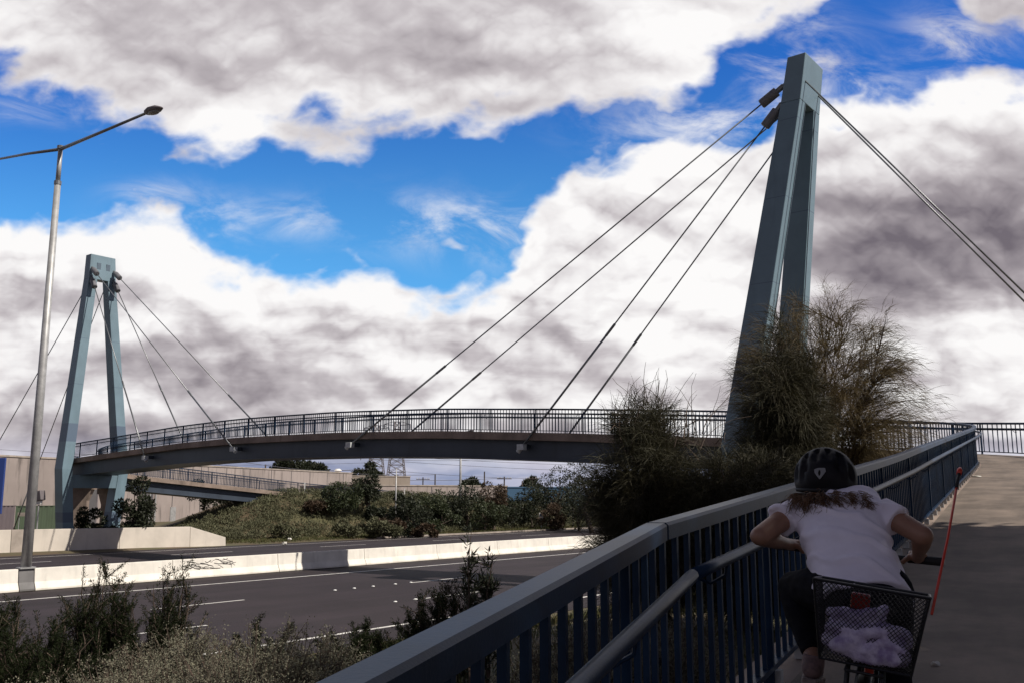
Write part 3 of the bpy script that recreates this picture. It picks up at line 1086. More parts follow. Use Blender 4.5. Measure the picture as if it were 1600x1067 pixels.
PYLONS = {}
for key, name, label, C, sg, lean, hs, base, ts in (
        ('R', 'bridge_pylon', 'near blue-grey A-frame pylon rising behind the feathery tree', PR, 1, 2.5, 2.25, 1.6, (20.5, 10.2)),
        ('L', 'bridge_pylon', 'far blue-grey A-frame pylon at left with the deck passing through it', PL, -1, 1.0, 2.12, 1.55, (30.1, 40.5))):
    py, ctr, sp, mm, sock, cable, hz_ = pylon(name, label, C, sg, lean, hs, base, 20.85 if key == 'R' else 21.5)
    py['group'] = 'A-frame pylons of the footbridge'
    for sd in (-1, 1):
        for zi, t in zip((hz_ + 0.85, hz_ + 0.15), ts):
            b = deck_point(t, sd)
            p = ctr(zi) + mm * sd * 0.86 + sp * 0.36
            p.z = zi
            st = sock(p, b)
            dv = cable(st, b)
            # anchor bracket on the deck edge
            s = s_of(near_t(t))
            q, tt, rr = path(s)
            an = MB().box(b + dv * 0.05, (0.17, 0.15, 0.13), Vector((tt.x, tt.y, 0)))
            an.tube([b - dv * 0.05, b + dv * 0.34], 0.11, 10)
            obj('anchor_block', an, M['anchor'], py, bevel=0.01)
            br = MB().bar(b + Vector((0, 0, 0)), q + rr * (HALF - sd * -1.35 if False else (0.2 if sd < 0 else WID - 0.2)) + Vector((0, 0, -0.62)), 0.22, 0.2)
            obj('anchor_bracket', br, M['girder'], py)
    # back stays
    if key == 'R':
        ends = [(-1, Vector((C.x, C.y, 0)) - sp * 15.6 - mm * 0.62), (1, Vector((C.x, C.y, 0)) - sp * 15.2 + mm * 0.62)]
        zs = (hz_ + 0.85, hz_ + 0.75)
    else:
        ends = [(-1, Vector((C.x, C.y, 0)) - sp * 12.4 - mm * 4.6), (1, Vector((C.x, C.y, 0)) - sp * 13.0 + mm * 0.6)]
        zs = (hz_ - 0.3, hz_ + 0.0)
    for (sd, e), z in zip(ends, zs):
        e.z = terrain(e.x, e.y) + 0.5
        a = ctr(z) + mm * sd * 0.72 - sp * 0.36
        a.z = z
        dv = cable(a, e, 9.5 if key == 'R' else 5)
        fo = MB().box((e.x, e.y, e.z - 0.5), (0.6, 0.6, 0.55))
        obj('anchor_footing', fo, M['fascia'], py, bevel=0.03)


# ------------------------------------------------------------------ vegetation
def quads_from(C, A, S, L, W):
    """diamond leaves: centre C (N,3), axis A, side S, lengths L, widths W"""
    L = np.asarray(L)[:, None]
    W = np.asarray(W)[:, None]
    v = np.stack([C, C + A * L * 0.45 + S * W * 0.5, C + A * L, C + A * L * 0.45 - S * W * 0.5], axis=1)
    n = len(C)
    return v.reshape(-1, 3), np.arange(4 * n).reshape(n, 4)


def unit(a):
    return a / np.maximum(1e-6, np.linalg.norm(a, axis=1, keepdims=True))


def rnd_dirs(n, rng):
    return unit(rng.normal(size=(n, 3)))


def leaf_cloud(centres, radii, per, L, W, rng, up=0.2, squash=0.8, out=0.6):
    """leaf clumps: gaussian-ish shells round each centre"""
    Vs = []
    for c, r in zip(centres, radii):
        n = max(4, int(per * (r / np.mean(radii)) ** 2))
        d = rnd_dirs(n, rng)
        rr = r * rng.uniform(0.35, 1.0, n) ** 0.6
        P = np.array(c) + d * rr[:, None] * np.array([1, 1, squash])
        A = unit(d * out + rnd_dirs(n, rng) * 0.8 + np.array([0, 0, up]))
        S = unit(np.cross(A, rnd_dirs(n, rng)))
        Vs.append(quads_from(P, A, S, L * rng.uniform(0.6, 1.3, n), W * rng.uniform(0.6, 1.3, n))[0])
    V = np.concatenate(Vs)
    return V, np.arange(len(V)).reshape(-1, 4)


def np_obj(name, V, Q, m, parent):
    me = np_mesh(name, V, Q, m, root_loc(parent))
    return link(D.objects.new(name, me), parent)


def needles(tips, rng, per, L, W, droop=0.7, spread=0.5, segs=3):
    """thin drooping strands hanging from twig tips"""
    P = np.array([tuple(t[0]) for t in tips])
    T = np.array([tuple(t[1]) for t in tips])
    n = len(P) * per
    P = np.repeat(P, per, axis=0) + rng.normal(size=(n, 3)) * 0.06
    A = unit(np.repeat(T, per, axis=0) + rnd_dirs(n, rng) * spread)
    Ln = L * rng.uniform(0.5, 1.25, n)[:, None]
    dr = droop * rng.uniform(0.5, 1.4, n)[:, None]
    S = unit(np.cross(A, rnd_dirs(n, rng))) * W
    rows = []
    q = P
    a = A
    for k in range(segs + 1):
        wd = 1.0 - 0.75 * k / segs
        rows.append((q - S * wd * 0.5, q + S * wd * 0.5))
        a = unit(a + np.array([0, 0, -1]) * dr / segs)
        q = q + a * Ln / segs
    V = np.stack([x for r in rows for x in r], axis=1)      # n, 2*(segs+1), 3
    m = V.shape[1]
    base = (np.arange(n) * m)[:, None]
    Q = np.concatenate([base + np.array([2 * k, 2 * k + 1, 2 * k + 3, 2 * k + 2]) for k in range(segs)], axis=1).reshape(-1, 4)
    return V.reshape(-1, 3), Q


def casuarina(name, label, cat, base, cc, rad, n_stems, n_tips, matn, seed, per, L, W, droop=1.3, spread=0.6, dens=None, zmin=0.15, inner=0.35):
    """stems fan from the base, twigs run out to the crown's volume, thin needles hang from every twig"""
    rng = np.random.default_rng(seed)
    b = Vector((base[0], base[1], terrain(base[0], base[1]) - 0.1))
    t = thing(name, label, cat, b)
    cc, rad = Vector(cc), Vector(rad)
    mb = MB()
    stems = []
    for k in range(n_stems):
        a = 2 * math.pi * (k + rng.uniform(-0.35, 0.35)) / n_stems
        rr = rng.uniform(0.15, 0.6)
        top = cc + Vector((math.cos(a) * rad.x * rr, math.sin(a) * rad.y * rr, rad.z * rng.uniform(0.1, 0.75)))
        p0 = b + Vector((math.cos(a), math.sin(a), 0)) * 0.22 * rng.uniform(0.3, 1)
        mid = p0.lerp(top, 0.45) + Vector((rng.normal() * 0.08, rng.normal() * 0.08, 0.25)) - Vector((math.cos(a), math.sin(a), 0)) * 0.10 * rad.x
        pts = []
        for q in np.linspace(0, 1, 11):
            p = p0 * (1 - q) ** 2 + mid * 2 * q * (1 - q) + top * q * q
            pts.append(p + Vector(rng.normal(size=3)) * 0.025)
        r0 = 0.045 * rng.uniform(0.7, 1.2)
        mb.tube(pts, [r0 * (1 - 0.82 * i / 10) for i in range(11)], 6, cap=False)
        stems.append(pts)
    nodes = [(p, k, i) for k, st in enumerate(stems) for i, p in enumerate(st) if i >= 2]
    tips = []
    made = 0
    while made < n_tips:
        d = rnd_dirs(1, rng)[0]
        r = rng.uniform(0, 1) ** 0.42
        l = Vector(d) * r * (1 + 0.05 * math.sin(d[0] * 7 + seed) * math.cos(d[2] * 6))
        if dens and rng.uniform() > dens(l):
            continue
        tp_ = cc + Vector((l.x * rad.x, l.y * rad.y, l.z * rad.z))
        if tp_.z < b.z + zmin:
            continue
        made += 1
        want = tp_ - Vector((l.x * 0.35, l.y * 0.35, 0.45 + 0.25 * rng.uniform()))
        p, k, i = min(nodes, key=lambda q: (q[0] - want).length_squared)
        out_ = (tp_ - p)
        ctrl = p + out_ * 0.5 + Vector((0, 0, 0.10 * out_.length)) + Vector(rng.normal(size=3)) * 0.05
        pts = [p * (1 - q) ** 2 + ctrl * 2 * q * (1 - q) + tp_ * q * q for q in np.linspace(0, 1, 6)]
        mb.tube(pts, [0.011, 0.009, 0.0075, 0.006, 0.0045, 0.002], 4, cap=False)
        for q in range(2, 6):
            tips.append((pts[q], ((pts[q] - pts[q - 1]).normalized() + Vector((l.x, l.y, 0.35)) * 0.5).normalized()))
    obj('branches', mb, M['twig'], t)
    V, Q = needles(tips, rng, per, L, W, droop, spread)
    np_obj('foliage', V, Q, M[matn], t)
    return t


casuarina('casuarina_tree', 'tall feathery brown-green casuarina with open twiggy right side, in front of the near pylon', 'tree', (5.6, 17.6), (5.95, 17.6, 5.15), (1.95, 1.75, 2.40), 12, 720, 'needle', 21, 13, 0.36, 0.0075, 1.2, 0.5,
          dens=lambda l: (0.8 if l.x < 0.0 else 0.78 - 0.2 * l.x) * (1.0 if l.z > -0.35 or l.x < -0.1 else 0.25), zmin=1.2)
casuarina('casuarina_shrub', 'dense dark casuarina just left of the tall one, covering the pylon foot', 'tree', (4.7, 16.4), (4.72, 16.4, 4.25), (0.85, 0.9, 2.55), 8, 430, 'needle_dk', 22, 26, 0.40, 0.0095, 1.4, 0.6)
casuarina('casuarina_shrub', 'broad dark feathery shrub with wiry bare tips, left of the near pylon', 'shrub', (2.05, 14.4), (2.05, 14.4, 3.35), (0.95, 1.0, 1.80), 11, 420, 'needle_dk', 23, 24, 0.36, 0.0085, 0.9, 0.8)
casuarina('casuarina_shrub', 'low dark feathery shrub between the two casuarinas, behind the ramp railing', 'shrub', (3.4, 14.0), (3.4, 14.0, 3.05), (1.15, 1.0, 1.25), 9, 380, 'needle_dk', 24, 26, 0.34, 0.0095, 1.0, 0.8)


def wiry(t_label):
    """long bare curling twigs that rise out of the left feathery shrub"""
    for o in D.objects:
        if o.get('label', '') == t_label:
            rng = np.random.default_rng(5)
            mb = MB()
            for k in range(60):
                p = Vector((2.2 + rng.normal() * 0.42, 14.6 + rng.normal() * 0.4, 4.1 + rng.uniform(0, 0.5)))
                d = Vector((rng.normal() * 0.35, rng.normal() * 0.3, 1)).normalized()
                pts = [p]
                cu = rng.normal(size=3) * 0.5
                for i in range(7):
                    d = (d + Vector(cu) * 0.22 + Vector(rng.normal(size=3)) * 0.16).normalized()
                    pts.append(pts[-1] + d * rng.uniform(0.10, 0.22))
                mb.tube(pts, [0.008 - 0.0008 * i for i in range(8)], 4, cap=False)
            struct(obj('bare_twigs', mb, M['twig'], o), 'stuff')


wiry('broad dark feathery shrub with wiry bare tips, left of the near pylon')


def upright(label, x, y, h, wd, seed, matn='leaf_dk', stems=10, group=None, leafL=0.036, dens_=420, name='bottlebrush_shrub', side_k=1.0):
    """upright stems clothed in short leaves"""
    rng = np.random.default_rng(seed)
    b = Vector((x, y, terrain(x, y) - 0.05))
    t = thing(name, label, 'shrub', b, group)
    mb = MB()
    Ps, As = [], []
    for k in range(stems):
        a = rng.uniform(0, 2 * math.pi)
        ro = wd * math.sqrt(rng.uniform(0, 1))
        hh = h * rng.uniform(0.55, 1.0) * (1 - 0.35 * (ro / wd) ** 2)
        d = Vector((math.cos(a) * ro * 0.75, math.sin(a) * ro * 0.75, hh))
        p0 = b + Vector((math.cos(a) * ro * 0.35, math.sin(a) * ro * 0.35, 0))
        pts = [p0 + d * s + Vector(rng.normal(size=3)) * 0.03 for s in np.linspace(0, 1, 6)]
        mb.tube(pts, [0.014, 0.012, 0.010, 0.008, 0.006, 0.003], 5, cap=False)
        side = []
        for j in range(7):
            s = rng.uniform(0.25, 0.92)
            q = p0 + d * s
            sd = Vector((rng.normal(), rng.normal(), 1.5)).normalized() * rng.uniform(0.15, 0.38) * h / 1.6 * side_k
            mb.tube([q, q + sd * 0.5 + Vector(rng.normal(size=3)) * 0.01, q + sd], [0.006, 0.005, 0.002], 4, cap=False)
            side.append((q, sd))
        for q, dv, n in [(p0 + d * 0.12, d * 0.9, dens_)] + [(q, sd, dens_ // 4) for q, sd in side]:
            s = rng.uniform(0, 1, n)
            P = np.array(tuple(q)) + np.array(tuple(dv)) * s[:, None] + rng.normal(size=(n, 3)) * 0.012
            ax = np.array(tuple(Vector(dv).normalized()))
            A = unit(rnd_dirs(n, rng) * 0.9 + ax * 0.9)
            Ps.append(P)
            As.append(A)
    P = np.concatenate(Ps)
    A = np.concatenate(As)
    S = unit(np.cross(A, rnd_dirs(len(P), rng)))
    V, Q = quads_from(P, A, S, leafL * rng.uniform(0.6, 1.4, len(P)), leafL * 0.2 * rng.uniform(0.7, 1.3, len(P)))
    obj('stems', mb, M['twig'], t)
    np_obj('foliage', V, Q, M[matn], t)
    return t


def saltbush(label, x, y, h, wd, seed, matn='salt', group=None, n_tw=420):
    """dome of brittle twigs with small pale leaves"""
    rng = np.random.default_rng(seed)
    b = Vector((x, y, terrain(x, y) - 0.05))
    t = thing('saltbush', label, 'shrub', b, group)
    mb = MB()
    Ps, As = [], []
    for k in range(n_tw):
        a = rng.uniform(0, 2 * math.pi)
        el = math.asin(rng.uniform(0.05, 1.0))
        rr = rng.uniform(0.72, 1.12)
        e = Vector((math.cos(a) * math.cos(el) * wd, math.sin(a) * math.cos(el) * wd, math.sin(el) * h)) * rr
        p0 = b + e * 0.45
        bend = Vector(rng.normal(size=3)) * 0.05
        pts = [p0, b + e * 0.75 + bend, b + e + bend * 0.4 + Vector((0, 0, 0.05))]
        mb.tube(pts, [0.006, 0.004, 0.002], 4, cap=False)
        n = 60
        s = rng.uniform(0.15, 1.05, n)
        P = np.array(tuple(pts[0])) + (np.array(tuple(pts[2])) - np.array(tuple(pts[0]))) * s[:, None] + rng.normal(size=(n, 3)) * 0.028
        Ps.append(P)
        As.append(unit(rnd_dirs(n, rng) + np.array(tuple(e.normalized())) * 0.8))
        for j in range(3):
            q = b + e * rng.uniform(0.7, 1.0)
            sd = Vector(rng.normal(size=3) + np.array([0, 0, 0.6])).normalized() * rng.uniform(0.06, 0.16)
            mb.tube([q, q + sd], [0.003, 0.0015], 3, cap=False)
            n = 26
            s = rng.uniform(0.1, 1.0, n)
            Ps.append(np.array(tuple(q)) + np.array(tuple(sd)) * s[:, None] + rng.normal(size=(n, 3)) * 0.008)
            As.append(unit(rnd_dirs(n, rng) + np.array(tuple(sd.normalized()))))
    P = np.concatenate(Ps)
    A = np.concatenate(As)
    S = unit(np.cross(A, rnd_dirs(len(P), rng)))
    V, Q = quads_from(P, A, S, 0.017 * rng.uniform(0.6, 1.4, len(P)), 0.009 * rng.uniform(0.7, 1.3, len(P)))
    obj('twigs', mb, M['twig'], t)
    np_obj('foliage', V, Q, M[matn], t)
    return t


# foreground, between the ramp and the freeway
def gp(u, Y):
    p = at(u, 900, Y)
    return p.x, Y


G1 = 'dark upright shrubs between the ramp and the freeway'
for lab, u, Y, h, wd, sd, st in (('dark upright shrub cut off by the left frame edge', 15, 10.2, 1.45, 0.7, 1, 24),
                                 ('tallest dark upright shrub at left, its tips reaching over the white barrier', 160, 11.0, 1.72, 0.5, 2, 20),
                                 ('slender dark upright shrub standing alone against the barrier below the scuff strokes', 272, 11.4, 1.82, 0.26, 3, 8),
                                 ('low dark upright shrub left of the slender one', 212, 10.6, 1.40, 0.45, 4, 16),
                                 ('dark upright shrub in the lower left corner', 70, 8.8, 1.10, 0.8, 5, 26),
                                 ('small dark upright shrub right of the slender one above the grey bushes', 415, 11.2, 0.78, 0.45, 6, 10),
                                 ('dark upright shrub beside the near road edge line, right of the grey bushes', 585, 9.6, 0.82, 0.5, 7, 18),
                                 ('dark bushy shrub at the foot of the tall bare stems', 700, 10.2, 1.25, 0.5, 8, 20)):
    x, y = gp(u, Y)
    upright(lab, x, y, h, wd, sd + 40, 'leaf_near', int(st * 1.5), G1)
for lab, u, Y, h, wd, sd, st in (('pair of tall thin dark stems rising in front of the white barrier', 760, 9.4, 2.05, 0.10, 9, 3),):
    x, y = gp(u, Y)
    upright(lab, x, y, h, wd, sd + 40, 'leaf_dk', st, None, 0.075, 120, 'reed_stem_shrub', 0.45)
x, y = gp(734, 9.2)
upright('thin dark stem with sparse leaves left of the taller pair', x, y, 1.75, 0.06, 71, 'leaf_dk', 2, None, 0.075, 110, 'reed_stem_shrub', 0.45)
G2 = 'grey saltbushes between the ramp and the freeway'
for i, (lab, u, Y, h, wd, sd) in enumerate((('pale grey saltbush at the bottom centre-left of the photo', 405, 7.2, 0.90, 0.95, 1),
                               ('brownish grey saltbush in the bottom left, left of the pale one', 215, 7.0, 0.74, 0.95, 2),
                               ('grey saltbush behind, its top against the dark road', 300, 8.8, 0.72, 0.8, 3),
                               ('grey saltbush at the right end of the row near the railing', 500, 7.6, 0.80, 0.65, 4),
                               ('dim grey saltbush low in the bottom left corner', 70, 6.4, 0.65, 0.85, 5),
                               ('pale saltbush seen between the railing balusters', 900, 7.4, 0.95, 0.7, 6),
                               ('saltbush behind the balusters right of the railing joint', 1010, 8.2, 1.0, 0.8, 7),
                               ('dark saltbush tucked under the near end of the railing', 640, 6.0, 0.5, 0.6, 8),
                               ('saltbush behind the balusters left of the pale one', 790, 6.4, 0.62, 0.55, 9))):
    x, y = gp(u, Y)
    saltbush(lab, x, y, h, wd, sd + 60, 'salt', G2)


def tuft_field(name, pts_fn, n, h, wd, m, seed, lean=0.35):
    rng = np.random.default_rng(seed)
    P = []
    k = 0
    while len(P) < n and k < n * 20:
        k += 1
        p = pts_fn(rng)
        if p is not None:
            P.append(p)
    P = np.array(P)
    n = len(P)
    A = unit(np.stack([rng.normal(size=n) * lean, rng.normal(size=n) * lean, np.ones(n)], axis=1))
    S = unit(np.cross(A, rnd_dirs(n, rng)))
    V, Q = quads_from(P, A, S, h * rng.uniform(0.5, 1.4, n), wd * rng.uniform(0.6, 1.4, n))
    me = np_mesh(name, V, Q, m, (0, 0, 0))
    return struct(link(D.objects.new(name, me)), 'stuff')


def near_bank(rng):
    q, t = rng.uniform(-17.0, -1.2), rng.uniform(-6, 22)
    p = qt(q, t)
    s = np.argmin((PX - p.x) ** 2 + (PY - p.y) ** 2)
    dxy = Vector((PX[min(s + 1, len(PX) - 1)] - PX[s], PY[min(s + 1, len(PX) - 1)] - PY[s])).normalized()
    side = (p.x - PX[s]) * dxy.y - (p.y - PY[s]) * dxy.x
    if -0.35 < side < WID + 0.4 and p.y < 40:
        return None
    return (p.x, p.y, terrain(p.x, p.y) - 0.01)


tuft_field('bank_grass', near_bank, 26000, 0.20, 0.018, M['grass'], 31, 0.5)


def verge(rng):
    q, t = rng.uniform(-64.5, -60.35), rng.uniform(43, 150)
    if t < 45 and q > -61.2:
        return None
    p = qt(q, t)
    return (p.x, p.y, terrain(p.x, p.y) - 0.01)


tuft_field('verge_grass', verge, 26000, 0.20, 0.05, M['grass'], 32, 0.6)


# low ground cover on the mound
def cover_mesh():
    rng = np.random.default_rng(41)
    C, Rr = [], []
    while len(C) < 2300:
        q, t = rng.uniform(-76, -63.0), rng.uniform(44, 118)
        p = qt(q, t)
        z = terrain(p.x, p.y)
        sd = (Vector((p.x, p.y)) - LAND).dot(dB)
        along = (Vector((p.x, p.y)) - LAND).dot(mB)
        if z < 0.12 or (along > -0.5 and -HALF * 2 - 0.6 < sd - 0 < 0.6):
            continue
        r = rng.uniform(0.22, 0.62)
        C.append((p.x, p.y, z + r * 0.25))
        Rr.append(r)
    V, Q = leaf_cloud(C, Rr, 60, 0.22, 0.075, rng, 0.5, 0.6, 0.9)
    me = np_mesh('ground_cover', V, Q, M['cover'], (0, 0, 0))
    struct(link(D.objects.new('ground_cover', me)), 'stuff')


cover_mesh()


def bush(label, p, h, wd, seed, matn, leaf=0.16, per=150, clumps=12, name='shrub', cat='shrub', group=None, trunk=0.0, flat=0.85):
    """rounded shrub or tree crown made of leaf clumps on a short branching trunk"""
    rng = np.random.default_rng(seed)
    b = Vector((p[0], p[1], terrain(p[0], p[1]) - 0.05))
    t = thing(name, label, cat, b, group)
    cz = trunk + (h - trunk) * 0.5
    C, Rr = [], []
    mb = MB()
    hv = (h - trunk) * 0.5
    top = b + Vector((0, 0, cz * 0.9))
    mb.tube([b, b + Vector((rng.normal() * 0.05 * h, rng.normal() * 0.05 * h, cz * 0.5)), top], [0.03 * h + 0.02, 0.024 * h + 0.015, 0.012 * h + 0.01], 7, cap=False)
    for k in range(clumps):
        d = rnd_dirs(1, rng)[0]
        rr = rng.uniform(0.45, 0.85)
        c = np.array([b.x, b.y, b.z + cz]) + d * np.array([wd, wd, hv]) * rr
        c[2] = max(c[2], b.z + 0.12 * h if trunk == 0 else b.z + trunk)
        C.append(c)
        Rr.append(rng.uniform(0.25, 0.46) * min(wd, hv * 1.2))
        mid = top.lerp(Vector(c), 0.5) + Vector(rng.normal(size=3)) * 0.04 * wd
        mb.tube([b.lerp(top, rng.uniform(0.4, 0.95)), mid, Vector(c)], [0.010 * h + 0.008, 0.006 * h + 0.005, 0.003 * h + 0.003], 5, cap=False)
    V, Q = leaf_cloud(C, Rr, per, leaf, leaf * 0.42, rng, 0.25, flat, 0.7)
    obj('trunk', mb, M['bark'], t)
    np_obj('crown', V, Q, M[matn], t)
    return t


def gxy(u, Y):
    p = at(u, 800, Y)
    return (p.x, Y)


G3 = 'shrubs and small trees on the mound and verge across the freeway'
far_shrubs = [
    ('dark conical shrub in front of the right leg of the far pylon', 213, 67.5, 5.2, 1.35, 'leaf_dk', 24),
    ('small dark shrub between the legs of the far pylon, right one', 176, 69.5, 2.6, 0.9, 'leaf_dk', 10),
    ('small dark shrub between the legs of the far pylon, left one', 140, 71.0, 3.2, 1.0, 'leaf_dk', 10),
    ('rounded dark bush standing against the warehouse wall left of the mound', 318, 92.0, 2.9, 2.1, 'leaf_dk', 12),
    ('dark bush under the low end of the return ramp', 356, 95.0, 2.0, 1.3, 'leaf_dk', 12),
    ('green pointed shrub on top of the mound right of the white end post', 528, 88.0, 3.5, 1.9, 'leaf_md', 14),
    ('gnarled small gum with a bare trunk on the mound in front of the tan wall', 573, 90.0, 4.9, 1.5, 'leaf_dk', 12),
    ('dark green shrub at the foot of the gnarled gum', 590, 87.0, 2.6, 1.5, 'leaf_dk', 11),
    ('dark shrub beside the thin light pole on the mound', 628, 92.0, 3.3, 1.5, 'leaf_dk', 12),
    ('reddish brown shrub on the mound top, left one', 497, 86.5, 1.7, 1.3, 'leaf_red', 10),
    ('reddish brown shrub right of the gnarled gum', 612, 84.0, 1.9, 1.5, 'leaf_red', 10),
    ('grey-green rounded bush at the lower edge of the mound', 600, 83.0, 2.0, 1.8, 'cover', 12),
    ('dark bushy shrub low on the mound left of the roadside light pole', 640, 86.0, 3.2, 2.0, 'leaf_dk', 13),
    ('mid-green bushy shrub behind the roadside light pole, left one', 668, 92.0, 4.2, 2.1, 'leaf_md', 14),
    ('rounded green bush just left of the roadside light pole', 690, 92.0, 2.9, 2.0, 'leaf_md', 13),
    ('dark shrub with flat top right behind the roadside light pole', 728, 98.0, 4.7, 2.4, 'leaf_dk', 14),
    ('tall twiggy shrub with sparse top in front of the stained tan wall', 772, 100.0, 6.0, 2.0, 'leaf_red', 13),
    ('dark green shrub below the twiggy one', 758, 97.0, 3.7, 2.0, 'leaf_md', 13),
    ('dark shrub in front of the blue wall, left one', 800, 104.0, 4.0, 2.3, 'leaf_dk', 13),
    ('dark shrub in front of the blue wall, right one', 832, 106.0, 4.9, 2.4, 'leaf_dk', 14),
    ('large dark tree hiding the right end of the blue wall', 872, 108.0, 7.2, 3.3, 'leaf_dk', 20),
    ('low reddish bush behind the small road sign', 862, 103.5, 2.8, 2.2, 'leaf_red', 11),
    ('tall dark tree behind the left feathery bush', 925, 96.0, 8.2, 3.4, 'leaf_dk', 22),
    ('dark low bush right of the small road sign', 905, 102.0, 4.2, 2.6, 'leaf_dk', 13),
    ('dark tree across the freeway seen under the near pylon, left one', 985, 100.0, 7.0, 3.4, 'leaf_dk', 20),
    ('dark tree across the freeway seen under the near pylon, right one', 1060, 112.0, 7.5, 3.8, 'leaf_dk', 20),
    ('low rust-coloured bush at the bottom of the mound near the verge', 660, 84.5, 1.3, 1.6, 'leaf_red', 9),
    ('small olive bush at the lower left slope of the mound', 452, 79.0, 1.3, 1.6, 'cover', 9),
    ('olive bush halfway up the mound slope', 545, 82.0, 1.6, 1.6, 'cover', 9),
]
for i, (lab, u, Y, h, wd, mt, cl) in enumerate(far_shrubs):
    tree = h > 6.5 or 'gum' in lab
    bush(lab, gxy(u, Y), h, wd, 100 + i, mt, 0.27 if Y > 80 else 0.24, 240, cl, 'small_tree' if tree else 'shrub', 'tree' if tree else 'shrub', G3, 0.35 * h if 'gum' in lab else (0.12 * h if tree else 0.0))

G4 = 'distant trees beyond the warehouse roofs'
for i, (lab, u, Y, h, wd, z0) in enumerate((('distant round dark tree above the roof, left half of the joined pair', 452, 215, 12.6, 4.6, 0), ('distant round dark tree above the roof, right half of the joined pair', 485, 218, 11.8, 4.6, 0),
                                           ('distant round dark tree above the roof left of the power pylons', 571, 215, 11.2, 3.8, 0), ('far small tree on the skyline above the blue wall', 833, 260, 9.5, 3.2, 0), ('far low tree on the skyline left of the roadside light pole', 735, 260, 8.3, 4, 0))):
    bush(lab, gxy(u, Y), h, wd, 200 + i, 'leaf_dk', 0.8, 420, 22, 'distant_tree', 'tree', G4, 2.0)

# ------------------------------------------------------------------ buildings across the freeway
WD_ = Vector((math.sin(R_(18)), math.cos(R_(18)), 0))        # direction of the long warehouse wall
WN_ = Vector((math.cos(R_(18)), -math.sin(R_(18)), 0))       # faces the freeway


def wpt(o, along, out=0.0, z=0.0):
    return o + WD_ * along + WN_ * out + Vector((0, 0, z))


WO = at(-60, 800, 103)
WO.z = 0
wh = thing('warehouse', 'long grey-tan concrete panel warehouse behind the far pylon', 'building', WO)
mb = MB()
mb.box(wpt(WO, 45, -12, 4.05), (45, 12, 4.05), WD_)
obj('wall', mb, M['tilt'], wh)
mb = MB().box(wpt(WO, 45, -12, 8.2), (45.1, 12.1, 0.1), WD_)
obj('parapet_cap', mb, M['kerb'], wh)
for k in range(14):
    mb = MB().box(wpt(WO, 3.0 + 6.4 * k, 0.02, 4.0), (0.05, 0.03, 3.98), WD_)
    obj('panel_joint', mb, M['door_grey'], wh)


def wall_u(u):
    lo, hi = 0, 90
    for _ in range(40):
        m_ = (lo + hi) / 2
        p = wpt(WO, m_)
        d = p.y * CP + (2 - CZ) * SP
        if 800 + F * p.x / d < u:
            lo = m_
        else:
            hi = m_
    return lo


for (ua, ub, zt) in ((119, 149, 4.6), (222, 236, 4.4)):
    a, b = wall_u(ua), wall_u(ub)
    d = obj('roller_door', MB().box(wpt(WO, (a + b) / 2, 0.05, zt / 2), ((b - a) / 2, 0.05, zt / 2), WD_), M['door_grey'], wh)
    f = MB()
    f.box(wpt(WO, a - 0.1, 0.06, zt / 2 + 0.05), (0.1, 0.08, zt / 2 + 0.05), WD_)
    f.box(wpt(WO, b + 0.1, 0.06, zt / 2 + 0.05), (0.1, 0.08, zt / 2 + 0.05), WD_)
    f.box(wpt(WO, (a + b) / 2, 0.06, zt + 0.1), ((b - a) / 2, 0.08, 0.1), WD_)
    obj('door_frame', f, M['lattice'], d)
a = wall_u(270)
obj('personnel_door', MB().box(wpt(WO, a, 0.05, 1.05), (0.6, 0.05, 1.05), WD_), M['galv'], wh)
for u in (241, 232):
    a = wall_u(u)
    obj('downpipe', MB().tube([wpt(WO, a, 0.14, 0), wpt(WO, a, 0.14, 5.6)], 0.12, 8), M['galv'], wh)

# tan buildings further along, right of the mound
for nm, lab, u0, Y0, u1, Y1, h, dp, mt in (('factory', 'tan parapet building beyond the return ramp with roof vents on it', 330, 176, 640, 196, 7.6, 20, 'tilt2'),
                                         ('factory', 'lower stained concrete wall building behind the roadside light pole', 560, 138, 792, 152, 5.15, 12, 'tilt'),
                                         ('shed', 'blue metal-clad shed wall at the right end of the factories', 793, 154, 905, 160, 5.0, 12, 'blue_wall')):
    p, q = at(u0, 800, Y0), at(u1, 800, Y1)
    p.z = q.z = 0
    ax = (q - p).normalized()
    ay = Vector((-ax.y, ax.x, 0))
    L = (q - p).length
    bd = thing(nm, lab, 'building', p)
    obj('wall', MB().box((p + q) / 2 + ay * dp + Vector((0, 0, h / 2)), (L / 2, dp, h / 2), ax), M[mt], bd)
    obj('roof_edge', MB().box((p + q) / 2 + ay * dp + Vector((0, 0, h + 0.09)), (L / 2 + 0.1, dp + 0.1, 0.09), ax), M['kerb' if mt != 'blue_wall' else 'blue_wall'], bd)
    jm = MB()
    for k in range(1, int(L / 6)):
        if mt == 'blue_wall':
            break
        obj('panel_joint', MB().box(p + ax * k * 6 - ay * 0.02 + Vector((0, 0, h / 2)), (0.05, 0.03, h / 2 - 0.02), ax), M['door_grey'], bd)
    if 'vents' in lab:
        for (u, r, hh) in ((427, 1.6, 1.1), (538, 0.85, 1.6), (470, 0.5, 0.8), (485, 0.6, 0.7)):
            k = (u - u0) / (u1 - u0)
            c = p + (q - p) * k * 0.97 + ay * 5
            vt = MB().tube([c + Vector((0, 0, h)), c + Vector((0, 0, h + hh * 0.7)), c + Vector((0, 0, h + hh * 0.75)), c + Vector((0, 0, h + hh))], [r * 0.7, r * 0.7, r, r * 0.5], 14)
            obj('roof_vent', vt, M['white'], bd)
